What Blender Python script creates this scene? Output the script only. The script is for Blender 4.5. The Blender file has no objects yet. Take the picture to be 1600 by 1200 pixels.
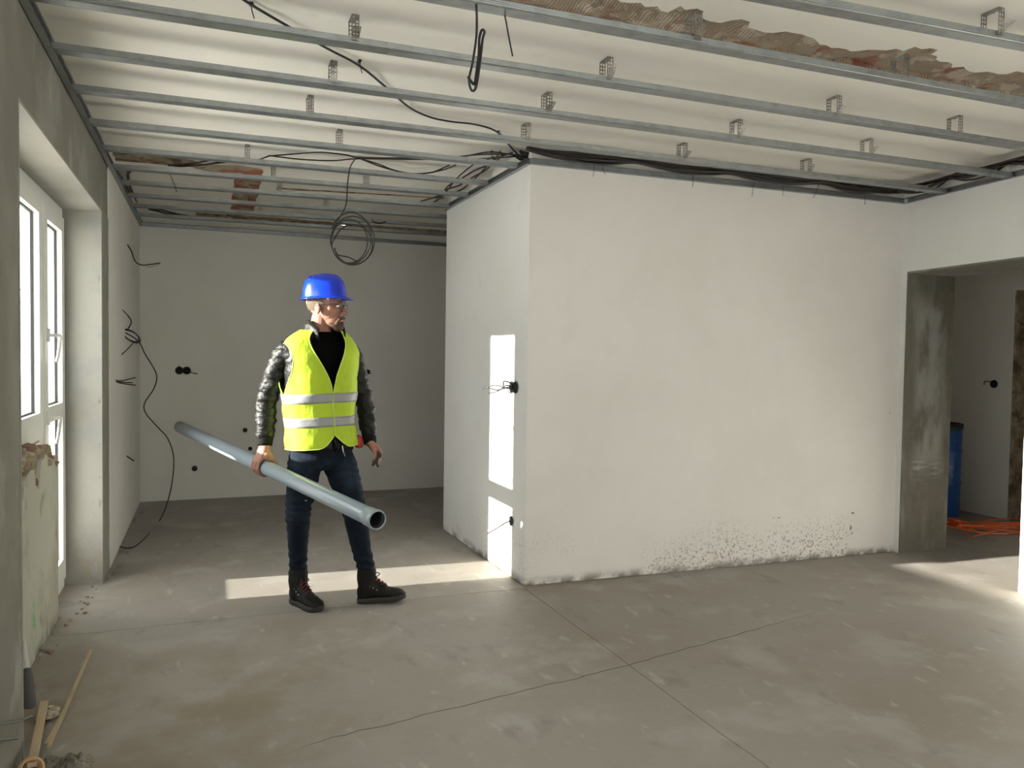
import bpy, bmesh, math, random
import numpy as np
from mathutils import Vector, Matrix, noise
from mathutils.geometry import delaunay_2d_cdt, tessellate_polygon
R_ = random.Random(7)
SC = bpy.context.scene
COL = SC.collection
PI = math.pi

# ------------------------------------------------------------------ camera
F, CX, CY, CH = 1205.0, 800.0, 600.0, 1.42
def _cd(u, v): return Vector(((u-CX)/F, -(v-CY)/F, -1.0))
_Y = _cd(324, 551).normalized()
_X = _cd(3900, 603.5); _X = (_X - _Y*_X.dot(_Y)).normalized()
_Z = _X.cross(_Y)
RM = Matrix((_X, _Y, _Z))
CAM = Vector((0, 0, CH))
def ray(u, v): return RM @ _cd(u, v)
def onz(u, v, z=0.0): d = ray(u, v); return CAM + d*((z-CH)/d.z)
def onx(u, v, x): d = ray(u, v); return CAM + d*(x/d.x)
def ony(u, v, y): d = ray(u, v); return CAM + d*(y/d.y)
def atd(u, v, dep): return CAM + RM @ (_cd(u, v)*dep)

cam = bpy.data.cameras.new('camera'); cam.sensor_width = 36; cam.lens = 36*F/1600; cam.clip_start = .05
camo = bpy.data.objects.new('camera', cam); COL.objects.link(camo)
camo.matrix_world = Matrix.Translation(CAM) @ RM.to_4x4()
SC.camera = camo

# ------------------------------------------------------------------ light
SC.view_settings.view_transform = 'Standard'; SC.view_settings.look = 'None'
SC.view_settings.gamma = 1.0; SC.view_settings.use_curve_mapping = False
SC.view_settings.exposure = 0.02
w = bpy.data.worlds.new('sky'); SC.world = w; w.use_nodes = True
bg = w.node_tree.nodes['Background']; bg.inputs['Color'].default_value = (1.0, .985, .95, 1); bg.inputs['Strength'].default_value = 6.2
SUN_DIR = Vector((1, -.06, -.208)).normalized()
sl = bpy.data.lights.new('sun', 'SUN'); sl.energy = 30.0; sl.angle = math.radians(.53); sl.color = (1.0, .93, .82)
so = bpy.data.objects.new('sun', sl); COL.objects.link(so)
so.rotation_euler = SUN_DIR.to_track_quat('-Z', 'Y').to_euler(); so.location = (-6, 4, 4)
def portal(loc, nrm, sx, sy):
    l = bpy.data.lights.new('window_portal', 'AREA'); l.shape = 'RECTANGLE'; l.size = sx; l.size_y = sy
    l.cycles.is_portal = True
    o = bpy.data.objects.new('window_portal', l); COL.objects.link(o); o.location = loc
    o.rotation_euler = Vector(nrm).to_track_quat('-Z', 'Z').to_euler()
portal((-.93, 4.17, 1.4), (1, 0, 0), 2.3, 1.9)
portal((-.98, 1.0, 1.6), (1, 0, 0), 2.0, 1.4)
portal((.9, -3.55, 1.5), (0, 1, 0), 1.9, 1.7)
portal((3.4, -3.55, 1.5), (0, 1, 0), 1.9, 1.7)

# ------------------------------------------------------------------ materials
def mat(name, col, rough=.6, metal=0, noises=(), bump=None, spec=.5, coat=0, specks=None, extra=None, streak=None, trans=0):
    m = bpy.data.materials.new(name); m.use_nodes = True
    nt = m.node_tree; N = nt.nodes; L = nt.links
    b = N['Principled BSDF']; b.inputs['Roughness'].default_value = rough; b.inputs['Metallic'].default_value = metal
    b.inputs['Specular IOR Level'].default_value = spec; b.inputs['Coat Weight'].default_value = coat
    if trans: b.inputs['Transmission Weight'].default_value = trans
    geo = N.new('ShaderNodeNewGeometry'); pos = geo.outputs['Position']
    if not noises and not specks and not extra:
        b.inputs['Base Color'].default_value = (*col, 1)
        cur = None
    else:
        rgb = N.new('ShaderNodeRGB'); rgb.outputs[0].default_value = (*col, 1); cur = rgb.outputs[0]
    def nz(scale, det=4, vec=None, rgh=.55, stretch=None):
        n = N.new('ShaderNodeTexNoise'); n.inputs['Scale'].default_value = scale; n.inputs['Detail'].default_value = det; n.inputs['Roughness'].default_value = rgh
        if stretch:
            mp = N.new('ShaderNodeMapping'); mp.inputs['Scale'].default_value = stretch; L.new(pos, mp.inputs['Vector']); L.new(mp.outputs[0], n.inputs['Vector'])
        else: L.new(pos, n.inputs['Vector'])
        return n.outputs['Fac']
    def ramp(x, lo, hi):
        r = N.new('ShaderNodeMapRange'); r.interpolation_type = 'SMOOTHSTEP'; r.inputs['From Min'].default_value = lo; r.inputs['From Max'].default_value = hi; L.new(x, r.inputs['Value']); return r.outputs[0]
    def mul(a, c):
        q = N.new('ShaderNodeMath'); q.operation = 'MULTIPLY'
        for i, s in enumerate((a, c)):
            if isinstance(s, (int, float)): q.inputs[i].default_value = s
            else: L.new(s, q.inputs[i])
        return q.outputs[0]
    def mix(fac, a, c2):
        q = N.new('ShaderNodeMix'); q.data_type = 'RGBA'
        L.new(fac, q.inputs['Factor']); L.new(a, q.inputs[6]); q.inputs[7].default_value = (*c2, 1); return q.outputs[2]
    for nn in noises:
        sc, c2, lo, hi = nn[:4]; st = nn[4] if len(nn) > 4 else None; amt = nn[5] if len(nn) > 5 else 1.0
        cur = mix(mul(ramp(nz(sc, 5, stretch=st), lo, hi), amt), cur, c2)
    if specks:      # dirt specks growing up from the floor: (colour, height, scale, thresh)
        c2, h, sc, th = specks
        sp = N.new('ShaderNodeSeparateXYZ'); L.new(pos, sp.inputs[0])
        fade = ramp(sp.outputs['Z'], h, 0.0)
        big = ramp(nz(1.3, 2), .47, .66)
        fine = ramp(nz(sc, 3, rgh=.7), th, th+.06)
        cur = mix(mul(mul(fade, big), fine), cur, c2)
        low = ramp(sp.outputs['Z'], .07, 0.0)
        cur = mix(mul(low, ramp(nz(9, 4), .35, .6)), cur, (.22, .20, .17))
    if extra: cur = extra(N, L, pos, cur, nz, ramp, mul, mix)
    if cur is not None: L.new(cur, b.inputs['Base Color'])
    if bump:
        bp = N.new('ShaderNodeBump'); bp.inputs['Strength'].default_value = bump[1]; bp.inputs['Distance'].default_value = bump[2] if len(bump) > 2 else .01
        L.new(nz(bump[0], 6, stretch=bump[3] if len(bump) > 3 else None), bp.inputs['Height']); L.new(bp.outputs[0], b.inputs['Normal'])
    return m

def spots(N, L, pos, cur, nz, ramp, mul, mix):   # green spray paint mark on the niche plaster
    vm = N.new('ShaderNodeVectorMath'); vm.operation = 'DISTANCE'; mp = N.new('ShaderNodeMapping'); mp.inputs['Scale'].default_value = (1, 1, .45)
    L.new(pos, mp.inputs['Vector']); L.new(mp.outputs[0], vm.inputs[0]); vm.inputs[1].default_value = (-.735, 4.02, .17*.45)
    return mix(mul(ramp(vm.outputs['Value'], .075, .02), ramp(nz(22, 4), .4, .62)), cur, (.22, .50, .20))
def residue(N, L, pos, cur, nz, ramp, mul, mix):   # pale filler smeared over the middle of the concrete reveal
    sp = N.new('ShaderNodeSeparateXYZ'); L.new(pos, sp.inputs[0])
    m1 = mul(ramp(sp.outputs['Z'], .50, .85), ramp(sp.outputs['Z'], 2.02, 1.75))
    m2 = mul(ramp(sp.outputs['X'], 4.86, 4.96), ramp(sp.outputs['X'], 5.25, 5.12))
    a = mul(mul(m1, m2), ramp(nz(5, 5, stretch=(1.6, 1, .7)), .36, .62))
    b_ = mul(mul(ramp(sp.outputs['Z'], .52, .60), ramp(sp.outputs['Z'], .74, .66)), mul(m2, ramp(nz(8, 5, stretch=(.6, 1, 3)), .40, .60)))
    return mix(b_, mix(mul(a, .85), cur, (.36, .355, .335)), (.40, .39, .36))
def stain(N, L, pos, cur, nz, ramp, mul, mix):     # brown dust trodden in near the window niche
    vm = N.new('ShaderNodeVectorMath'); vm.operation = 'DISTANCE'; mp = N.new('ShaderNodeMapping'); mp.inputs['Scale'].default_value = (.8, 1, 1)
    L.new(pos, mp.inputs['Vector']); L.new(mp.outputs[0], vm.inputs[0]); vm.inputs[1].default_value = (-.24, 3.1, 0)
    return mix(mul(mul(ramp(vm.outputs['Value'], 1.25, .25), ramp(nz(2.4, 5), .34, .66)), .8), cur, (.225, .18, .13))
M = {}
M['plaster'] = mat('white plaster', (.79, .765, .725), .85, noises=[(1.1, (.735, .705, .66), .40, .72), (5, (.76, .735, .70), .50, .72)], bump=(14, .12, .01), specks=((.30, .23, .19), .42, 55, .54))
M['plaster_cool'] = mat('white plaster side', (.76, .755, .74), .85, noises=[(1.1, (.72, .70, .67), .45, .75), (7, (.72, .715, .70), .55, .8)], bump=(14, .12, .01), specks=((.30, .26, .23), .45, 60, .55))
M['plaster_grey'] = mat('grey finish plaster', (.76, .74, .70), .85, noises=[(1.5, (.72, .70, .655), .4, .7)], bump=(14, .1, .01))
M['cement'] = mat('grey cement render', (.20, .19, .165), .8, noises=[(1.8, (.27, .26, .235), .45, .68), (5, (.16, .15, .13), .5, .8, None, .6), (4, (.36, .35, .33), .58, .72, (1, 1.2, .8), .7)], bump=(10, .3, .01))
M['cement_strip'] = mat('dark cement strip', (.26, .25, .215), .85, noises=[(4, (.32, .31, .28), .5, .75)], bump=(25, .2, .01))
M['concrete_pier'] = mat('troweled concrete reveal', (.165, .152, .118), .75, noises=[(2.6, (.115, .10, .072), .42, .75), (2.4, (.30, .29, .26), .48, .70, (2.2, 1, .6), .75), (14, (.24, .23, .20), .55, .75, None, .5)], bump=(12, .4, .012), extra=residue)
M['niche'] = mat('old greenish plaster', (.43, .42, .34), .85, noises=[(2, (.53, .52, .46), .42, .6), (6, (.35, .32, .24), .55, .72)], bump=(14, .4, .01), specks=((.16, .14, .11), .4, 20, .48), extra=spots)
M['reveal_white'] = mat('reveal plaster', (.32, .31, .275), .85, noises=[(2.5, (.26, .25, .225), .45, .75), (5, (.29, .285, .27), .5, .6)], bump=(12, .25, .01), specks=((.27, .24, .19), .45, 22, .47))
M['ceiling'] = mat('painted ceiling slab', (.86, .83, .775), .85, noises=[(1.5, (.82, .785, .73), .4, .7), (7, (.80, .77, .71), .6, .75)], bump=(12, .15, .01))
def stripes(N, L, pos, cur, nz, ramp, mul, mix):
    wv = N.new('ShaderNodeTexWave'); wv.wave_type = 'BANDS'; wv.bands_direction = 'X'; wv.inputs['Scale'].default_value = 24; wv.inputs['Distortion'].default_value = .35; wv.inputs['Detail'].default_value = 1
    L.new(pos, wv.inputs['Vector'])
    return mix(mul(ramp(wv.outputs['Fac'], .6, .95), .55), cur, (.12, .085, .065))
M['clay'] = mat('exposed clay block', (.42, .34, .26), .9, noises=[(4, (.34, .15, .10), .50, .60), (9, (.58, .51, .42), .52, .60)], bump=(30, .8, .02), extra=stripes)
M['brick'] = mat('exposed red brick', (.40, .34, .26), .9, noises=[(6, (.38, .13, .08), .44, .54)], bump=(30, .8, .02))
M['mortar'] = mat('old brown mortar', (.30, .24, .16), .9, noises=[(14, (.42, .36, .26), .45, .6), (8, (.16, .11, .07), .5, .65)], bump=(30, .8, .02))
M['rubble'] = mat('broken masonry', (.34, .29, .22), .9, noises=[(7, (.30, .19, .13), .45, .6), (20, (.50, .45, .36), .5, .7)], bump=(30, .7, .02))
M['redbrick'] = mat('red brick chunk', (.22, .12, .09), .9, noises=[(12, (.30, .20, .15), .45, .7)], bump=(30, .7, .02))
M['floor'] = mat('concrete screed', (.315, .29, .26), .62, noises=[(.7, (.27, .235, .195), .42, .7), (2.3, (.36, .34, .31), .5, .68), (6, (.25, .23, .205), .56, .74, (1, .6, 1)), (28, (.38, .36, .33), .58, .76, None, .6), (11, (.42, .40, .37), .62, .70, (1, .45, 1), .6)], bump=(9, .22, .012), spec=.35, extra=stain)
M['joint'] = mat('floor joint', (.10, .09, .075), .9)
M['galv'] = mat('galvanised steel', (.33, .35, .355), .42, .8, noises=[(16, (.27, .29, .295), .4, .7)], bump=(8, .03, .01))
M['hang'] = mat('zinc hanger', (.42, .41, .38), .40, .85, noises=[(40, (.28, .27, .25), .4, .7)])
M['cable'] = mat('black cable', (.018, .017, .017), .45)
M['cable_brown'] = mat('dark brown cable', (.035, .018, .014), .45)
M['cable_grey'] = mat('grey cable', (.16, .16, .15), .5)
M['orange'] = mat('orange cable', (.75, .14, .03), .5)
M['copper'] = mat('stripped wire ends', (.45, .38, .30), .5, .3)
M['pvc'] = mat('white pvc frame', (.80, .80, .77), .35)
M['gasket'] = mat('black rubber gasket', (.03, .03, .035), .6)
M['panelgrey'] = mat('grey plastic sill panel', (.22, .24, .24), .5, noises=[(8, (.32, .33, .32), .4, .7)])
M['black'] = mat('black plastic', (.02, .02, .02), .5)
M['hole'] = mat('dark box interior', (.012, .012, .012), .9)
M['blue_barrel'] = mat('blue plastic barrel', (.015, .07, .26), .4, noises=[(9, (.10, .16, .25), .60, .75)])
M['wood'] = mat('pale wood', (.50, .40, .27), .7, noises=[(8, (.40, .31, .20), .4, .7, (4, .6, 4))])
M['card'] = mat('cardboard core', (.55, .36, .18), .8)
M['greytube'] = mat('grey tube plastic', (.06, .06, .06), .35)
M['lighttube'] = mat('light grey plastic', (.5, .5, .49), .35)
M['film'] = mat('clear plastic film', (.17, .155, .125), .25, spec=.5, bump=(18, .6, .02))
M['pipe'] = mat('grey pvc pipe', (.25, .30, .34), .33, noises=[(3, (.25, .31, .35), .4, .7)], spec=.6)
M['ground'] = mat('brightened yard', (.85, .84, .82), .9)  # made extra pale so the yard bounces more light up to the ceiling
M['bark'] = mat('pale bark', (.35, .29, .24), .9)
M['exterior'] = mat('exterior render', (.6, .58, .52), .9)
# person
M['skin'] = mat('skin', (.33, .165, .115), .55, noises=[(30, (.29, .125, .09), .45, .75)], spec=.3, bump=(90, .08, .004))
M['hair'] = mat('short light brown hair', (.075, .052, .034), .8, noises=[(120, (.11, .08, .05), .4, .7)], bump=(160, .8, .004))
M['beard'] = mat('brown beard', (.10, .052, .028), .85, noises=[(150, (.05, .03, .018), .4, .7)], bump=(180, .8, .004))
M['helmet'] = mat('glossy blue plastic', (.004, .035, .62), .22, spec=.5, coat=.15, bump=(20, .06, .004))
M['white'] = mat('white strap plastic', (.8, .8, .8), .5)
M['vest'] = mat('fluorescent yellow fabric', (.45, .62, .022), .75, noises=[(9, (.40, .56, .02), .4, .7)], bump=(16, .9, .012, (1, 1, .55)))
M['piping'] = mat('pale yellow edging', (.60, .78, .12), .7)
M['silver'] = mat('reflective silver tape', (.30, .305, .305), .45, .1, bump=(26, .4, .005))
M['leather'] = mat('black leather', (.007, .007, .007), .42, spec=.30, bump=(22, .8, .012, (1, 1, 1.7)))
M['knit'] = mat('black ribbed knit', (.014, .014, .013), .95, spec=.1, bump=(120, .5, .003))
M['shirt'] = mat('black shirt', (.003, .003, .003), .95, spec=.08, bump=(60, .2, .004))
M['jeans'] = mat('dark blue denim', (.007, .012, .021), .9, noises=[(5, (.018, .030, .048), .5, .72)], spec=.2, bump=(70, .3, .004))
M['fade'] = mat('worn denim patch', (.45, .47, .48), .9)
M['boot'] = mat('dark grey leather', (.007, .0065, .006), .65, spec=.2, noises=[(20, (.016, .015, .013), .4, .7)], bump=(60, .3, .004))
M['sole'] = mat('dirty boot sole', (.026, .024, .019), .8)
M['lace'] = mat('dark red laces', (.09, .008, .007), .7)
M['metal'] = mat('bright metal', (.6, .6, .6), .3, 1)
M['eye'] = mat('eye white', (.35, .33, .31), .3)
M['iris'] = mat('dark iris', (.05, .04, .03), .3)
M['lip'] = mat('lips', (.42, .17, .13), .5)
M['redp'] = mat('red plastic', (.42, .015, .018), .4)
g = bpy.data.materials.new('window glass'); g.use_nodes = True; nt = g.node_tree; nt.nodes.clear()
o_ = nt.nodes.new('ShaderNodeOutputMaterial'); mx = nt.nodes.new('ShaderNodeMixShader'); tr = nt.nodes.new('ShaderNodeBsdfTransparent'); gl = nt.nodes.new('ShaderNodeBsdfGlossy')
gl.inputs['Roughness'].default_value = .03; fr = nt.nodes.new('ShaderNodeFresnel'); fr.inputs['IOR'].default_value = 1.25; tr.inputs[0].default_value = (.95, .97, .97, 1)
mx.inputs[0].default_value = .07; nt.links.new(tr.outputs[0], mx.inputs[1]); nt.links.new(gl.outputs[0], mx.inputs[2]); nt.links.new(mx.outputs[0], o_.inputs[0])
M['glass'] = g

# ------------------------------------------------------------------ mesh helpers
class MB:
    def __init__(s): s.v = []; s.f = []; s.m = []; s.cm = 0
    def add(s, vs, fs):
        k = len(s.v); s.v += [tuple(p) for p in vs]; s.f += [tuple(i+k for i in f) for f in fs]; s.m += [s.cm]*len(fs); return s
    def box(s, a, b, mt=None):
        x0, y0, z0 = a; x1, y1, z1 = b
        return s.add([(x0,y0,z0),(x1,y0,z0),(x1,y1,z0),(x0,y1,z0),(x0,y0,z1),(x1,y0,z1),(x1,y1,z1),(x0,y1,z1)],
                     [(0,3,2,1),(4,5,6,7),(0,1,5,4),(1,2,6,5),(2,3,7,6),(3,0,4,7)])
    def obox(s, c, ex, ey, ez):      # oriented box: centre and three half vectors
        c = Vector(c); ex = Vector(ex); ey = Vector(ey); ez = Vector(ez)
        vs = [c+ex*i+ey*j+ez*k for k in (-1,1) for i, j in ((-1,-1),(1,-1),(1,1),(-1,1))]
        return s.add(vs, [(0,3,2,1),(4,5,6,7),(0,1,5,4),(1,2,6,5),(2,3,7,6),(3,0,4,7)])
    def prism(s, poly, z0, z1):
        n = len(poly); vs = [(p[0], p[1], z0) for p in poly]+[(p[0], p[1], z1) for p in poly]
        return s.add(vs, s.caps(poly)+[(i, (i+1) % n, n+(i+1) % n, n+i) for i in range(n)])
    def caps(s, poly):
        n = len(poly)
        if n < 5: return [tuple(range(n-1, -1, -1)), tuple(range(n, 2*n))]
        T = tessellate_polygon([[Vector((p[0], p[1], 0)) for p in poly]])
        return [tuple(t) for t in T]+[tuple(n+i for i in reversed(t)) for t in T]
    def prismx(s, poly, x0, x1):     # poly in (y,z)
        n = len(poly); vs = [(x0, p[0], p[1]) for p in poly]+[(x1, p[0], p[1]) for p in poly]
        return s.add(vs, s.caps(poly)+[(i, (i+1) % n, n+(i+1) % n, n+i) for i in range(n)])
    def loft(s, rings, caps=True, closed=True):
        n = len(rings[0]); vs = [p for r in rings for p in r]; fs = []
        for i in range(len(rings)-1):
            for j in range(n if closed else n-1):
                k = (j+1) % n; fs.append((i*n+j, i*n+k, (i+1)*n+k, (i+1)*n+j))
        if caps: fs += [tuple(range(n-1, -1, -1)), tuple(range((len(rings)-1)*n, len(rings)*n))]
        return s.add(vs, fs)
    def tube(s, pts, r, seg=6, round_=False, flat=None):
        pts = [Vector(p) for p in pts]; n = len(pts)
        rs = r if isinstance(r, (list, tuple)) else [r]*n
        if round_:
            a, b = pts[0], pts[-1]; da = (a-pts[1]).normalized(); db = (b-pts[-2]).normalized()
            pre = [(a+da*rs[0]*math.sin(t), rs[0]*max(.05, math.cos(t))) for t in (1.45, 1.0, .5)]
            post = [(b+db*rs[-1]*math.sin(t), rs[-1]*max(.05, math.cos(t))) for t in (.5, 1.0, 1.45)]
            pts = [p for p, _ in pre]+pts+[p for p, _ in post]; rs = [q for _, q in pre]+list(rs)+[q for _, q in post]; n = len(pts)
        t0 = (pts[1]-pts[0]).normalized(); u = t0.orthogonal().normalized(); rings = []
        for i in range(n):
            t = (pts[min(i+1, n-1)]-pts[max(i-1, 0)]).normalized()
            u = (u-t*u.dot(t)); u = u.normalized() if u.length > 1e-6 else t.orthogonal().normalized(); v = t.cross(u)
            rings.append([pts[i]+(u*math.cos(a)+v*math.sin(a))*rs[i] for a in [2*PI*k/seg for k in range(seg)]])
        return s.loft(rings)
    def ell(s, c, r, rot=None, seg=20, rg=14):
        c = Vector(c); vs = []; rot = rot or Matrix.Identity(3)
        rings = []
        for i in range(rg+1):
            t = PI*(i+.02)/(rg+.04); rings.append([c+rot@Vector((r[0]*math.sin(t)*math.cos(a), r[1]*math.sin(t)*math.sin(a), -r[2]*math.cos(t))) for a in [2*PI*k/seg for k in range(seg)]])
        return s.loft(rings)
    def mesh(s, name, mats):
        me = bpy.data.meshes.new(name); me.from_pydata(s.v, [], s.f)
        for m in mats: me.materials.append(m)
        if any(s.m): me.polygons.foreach_set('material_index', s.m)
        return me
    def build(s, name, m, parent=None, smooth=False):
        ms = m if isinstance(m, (list, tuple)) else [m]
        me = s.mesh(name, [M[x] for x in ms]); me.validate()
        bm = bmesh.new(); bm.from_mesh(me); bmesh.ops.recalc_face_normals(bm, faces=bm.faces); bm.to_mesh(me); bm.free()
        if smooth: me.polygons.foreach_set('use_smooth', [True]*len(me.polygons))
        o = bpy.data.objects.new(name, me); COL.objects.link(o)
        if parent:
            o.parent = parent; o.matrix_parent_inverse = Matrix.Translation(-parent.location)
        return o
def tag(o, label, cat, group=None):
    o['label'] = label; o['category'] = cat
    if group: o['group'] = group
    return o
def thing(name, label, cat, loc=(0,0,0), group=None):
    o = bpy.data.objects.new(name, None); COL.objects.link(o); o.location = loc; o.empty_display_size = .1
    return tag(o, label, cat, group)
def struct(o): o['kind'] = 'structure'; return o
def smooth_pts(pts, k=6):
    P = [Vector(p) for p in pts]; P = [P[0]*2-P[1]]+P+[P[-1]*2-P[-2]]; out = []
    for i in range(1, len(P)-2):
        for j in range(k):
            t = j/k; a, b, c, d = P[i-1:i+3]
            out.append(.5*((2*b)+(c-a)*t+(2*a-5*b+4*c-d)*t*t+(3*b-a-3*c+d)*t**3))
    return out+[P[-2]]
def remesh(mb, name, m, parent, voxel, it=3, disp=None, sm=.6):
    me = mb.mesh('tmp', []); o = bpy.data.objects.new('tmp', me); COL.objects.link(o)
    bm = bmesh.new(); bm.from_mesh(me); bmesh.ops.recalc_face_normals(bm, faces=bm.faces); bm.to_mesh(me); bm.free()
    md = o.modifiers.new('r', 'REMESH'); md.mode = 'VOXEL'; md.voxel_size = voxel
    if it: s_ = o.modifiers.new('s', 'SMOOTH'); s_.iterations = it; s_.factor = sm
    dg = bpy.context.evaluated_depsgraph_get(); nm = bpy.data.meshes.new_from_object(o.evaluated_get(dg))
    bpy.data.objects.remove(o); nm.name = name; nm.materials.clear()
    for x in (m if isinstance(m, (list, tuple)) else [m]): nm.materials.append(M[x])
    if disp:
        no = [v.normal.copy() for v in nm.vertices]
        for v, n_ in zip(nm.vertices, no): v.co = v.co + n_*disp(v.co)
    nm.polygons.foreach_set('use_smooth', [True]*len(nm.polygons))
    q = bpy.data.objects.new(name, nm); COL.objects.link(q)
    if parent: q.parent = parent; q.matrix_parent_inverse = Matrix.Translation(-parent.location)
    return q
def jag(poly, amp, step, seed=1):       # subdivide and roughen a closed 2D outline
    r = random.Random(seed); out = []
    for i in range(len(poly)):
        a = Vector(poly[i][:2]); b = Vector(poly[(i+1) % len(poly)][:2]); n = max(1, int((b-a).length/step)); d = (b-a); q = Vector((-d.y, d.x)).normalized() if d.length else Vector((0, 0))
        for j in range(n): out.append(a+d*(j/n)+q*(r.uniform(-amp, amp) if j else r.uniform(-amp, amp)*.3))
    return out

# ------------------------------------------------------------------ setting: floor
SLAB = 2.71
BX0, BY0, BY1 = 1.83, 4.375, 6.04           # projecting block: front-left corner and back
fl = MB().box((-.98, -3.6, -.12), (8.2, 8.2, -.03)).build('floor', 'joint'); struct(fl)
def wob(a, b, n, amp, seed):
    r = random.Random(seed); a = Vector(a); b = Vector(b); q = Vector((-(b-a).y, (b-a).x)).normalized()
    return [a+(b-a)*(i/n)+q*(r.uniform(-amp, amp) if 0 < i < n else 0) for i in range(n+1)]
J3 = wob((-.98, 4.345), (1.82, 4.335), 40, .006, 3)       # cross joint left of the block corner
J1 = wob((1.82, 4.335), (1.83, -3.6), 60, .004, 4)        # joint running towards the camera
gp = .0022
far_l = [(-.98, 8.2), (8.2, 8.2), (8.2, 4.33)] + [(1.84, 4.335+gp)] + [(p.x, p.y+gp) for p in reversed(J3)]
near_l = [(p.x, p.y-gp) for p in J3][:-1] + [(p.x-gp, p.y-(gp if i == 0 else 0)) for i, p in enumerate(J1)] + [(-.98, -3.6)]
near_r = [(p.x+gp, p.y-(gp if i == 0 else 0)) for i, p in enumerate(J1)] + [(8.2, -3.6), (8.2, 4.325), (1.84, 4.33)]
for nm_, pl in (('a', far_l), ('b', near_l), ('c', near_r)):
    MB().prism(pl, -.04, 0).build('floor_slab', 'floor', fl)
ck = [onz(*p).to_2d() for p in ((440, 1180), (500, 1158), (600, 1133), (700, 1108), (800, 1084), (900, 1060), (975, 1041), (1060, 1018), (1150, 992), (1230, 970), (1300, 950))]
cl = []
for i in range(len(ck)-1):
    for j in range(5): p = ck[i].lerp(ck[i+1], j/5); cl.append(Vector((p.x+R_.uniform(-.005, .005), p.y+R_.uniform(-.008, .008))))
m_ = MB(); n_ = len(cl); vs = []
for i, p in enumerate(cl):
    wd = .0028*min(1, i/8, (n_-1-i)/8)+.0003
    vs += [(p.x, p.y-wd, .0006), (p.x, p.y+wd, .0006)]
m_.add(vs, [(2*i, 2*i+2, 2*i+3, 2*i+1) for i in range(n_-1)]); m_.build('floor_crack', 'joint', fl)

# ------------------------------------------------------------------ ceiling slab with broken-open patches
def px2(L_): return [onz(u, v, SLAB).to_2d() for u, v in L_]
H1 = jag(px2([(700, -60), (860, -20), (1000, 5), (1045, 20), (1062, 10), (1098, 18), (1110, 34), (1160, 30), (1182, 46), (1240, 52), (1290, 72), (1330, 80), (1400, 77), (1455, 75), (1466, 97), (1510, 108), (1560, 116), (1640, 108),
     (1700, 190), (1600, 160), (1400, 118), (1200, 88), (1165, 93), (1130, 78), (1000, 55), (850, 25), (700, 0)]), .020, .032, 5)
H2 = jag(px2([(176, 237), (235, 241), (300, 250), (326, 259), (318, 263), (250, 257), (180, 251)]), .012, .08, 6)
H3 = jag(px2([(300, 257), (372, 258), (410, 264), (409, 277), (405, 290), (402, 308), (396, 330), (360, 331), (363, 308), (366, 290), (366, 275), (330, 270), (300, 262)]), .010, .08, 7)
H4 = jag([(-.1, 7.72), (.6, 7.68), (1.4, 7.70), (2.6, 7.66), (2.6, 7.93), (1.2, 7.95), (-.1, 7.95)], .02, .15, 8)
H5 = jag([(.5, 6.30), (1.1, 6.20), (1.8, 6.10), (1.8, 6.15), (1.1, 6.26), (.5, 6.36)], .008, .08, 9)
holes = [H1, H2, H3, H4, H5]; hm = ['clay', 'mortar', 'brick', 'mortar', 'mortar']
outer = [Vector(p) for p in ((-.98, -3.6), (8.2, -3.6), (8.2, 8.2), (-.98, 8.2))]
vv = list(outer); ee = [(0, 1), (1, 2), (2, 3), (3, 0)]
for h in holes:
    k = len(vv); vv += h; ee += [(k+i, k+(i+1) % len(h)) for i in range(len(h))]
rv, re_, rf, ov, oe, of = delaunay_2d_cdt(vv, ee, [], 1, 1e-5)
def inpoly(p, poly):
    c = False; j = len(poly)-1
    for i in range(len(poly)):
        a, b = poly[i], poly[j]
        if (a.y > p.y) != (b.y > p.y) and p.x < (b.x-a.x)*(p.y-a.y)/(b.y-a.y)+a.x: c = not c
        j = i
    return c
m_ = MB(); keep = []
for f in rf:
    c = sum((rv[i] for i in f), Vector((0, 0)))/len(f)
    if not any(inpoly(c, h) for h in holes): keep.append(f)
m_.add([(p.x, p.y, SLAB) for p in rv], keep)
m_.box((-.98, -3.6, SLAB+.09), (8.2, 8.2, SLAB+.2))
ce = m_.build('ceiling', 'ceiling'); struct(ce)
for h, mn in zip(holes, hm):
    b = MB(); n = len(h); dp = .045 if mn == 'clay' else .02
    b.add([(p.x, p.y, SLAB) for p in h]+[(p.x, p.y, SLAB+dp) for p in h], [(i, (i+1) % n, n+(i+1) % n, n+i) for i in range(n)])
    cx = [p.x for p in h]; cy = [p.y for p in h]; st = .022
    nx = int((max(cx)-min(cx))/st)+2; ny = int((max(cy)-min(cy))/st)+2; g_ = []
    for j in range(ny):
        for i in range(nx):
            x = min(cx)-.01+i*st; y = min(cy)-.01+j*st; z = SLAB+dp*.6+.022*noise.noise(Vector((x*9, y*14, 1)))+.008*noise.noise(Vector((x*40, y*40, 3)))
            if mn == 'clay': z += .006*(math.floor(x/.19+.3*math.sin(y*9)) % 2)
            g_.append((x, y, max(z, SLAB+.002)))
    # keep only cells inside the outline
    fs = []
    for j in range(ny-1):
        for i in range(nx-1):
            a = j*nx+i; c = Vector((g_[a][0]+st/2, g_[a][1]+st/2))
            if inpoly(c, h) or any(inpoly(c+Vector(d)*st*1.5, h) for d in ((1, 0), (-1, 0), (0, 1), (0, -1))): fs.append((a, a+1, a+nx+1, a+nx))
    b.add(g_, fs); b.build({'clay': 'exposed_clay_block', 'mortar': 'broken_plaster', 'brick': 'exposed_brick'}[mn], mn, ce)

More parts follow.
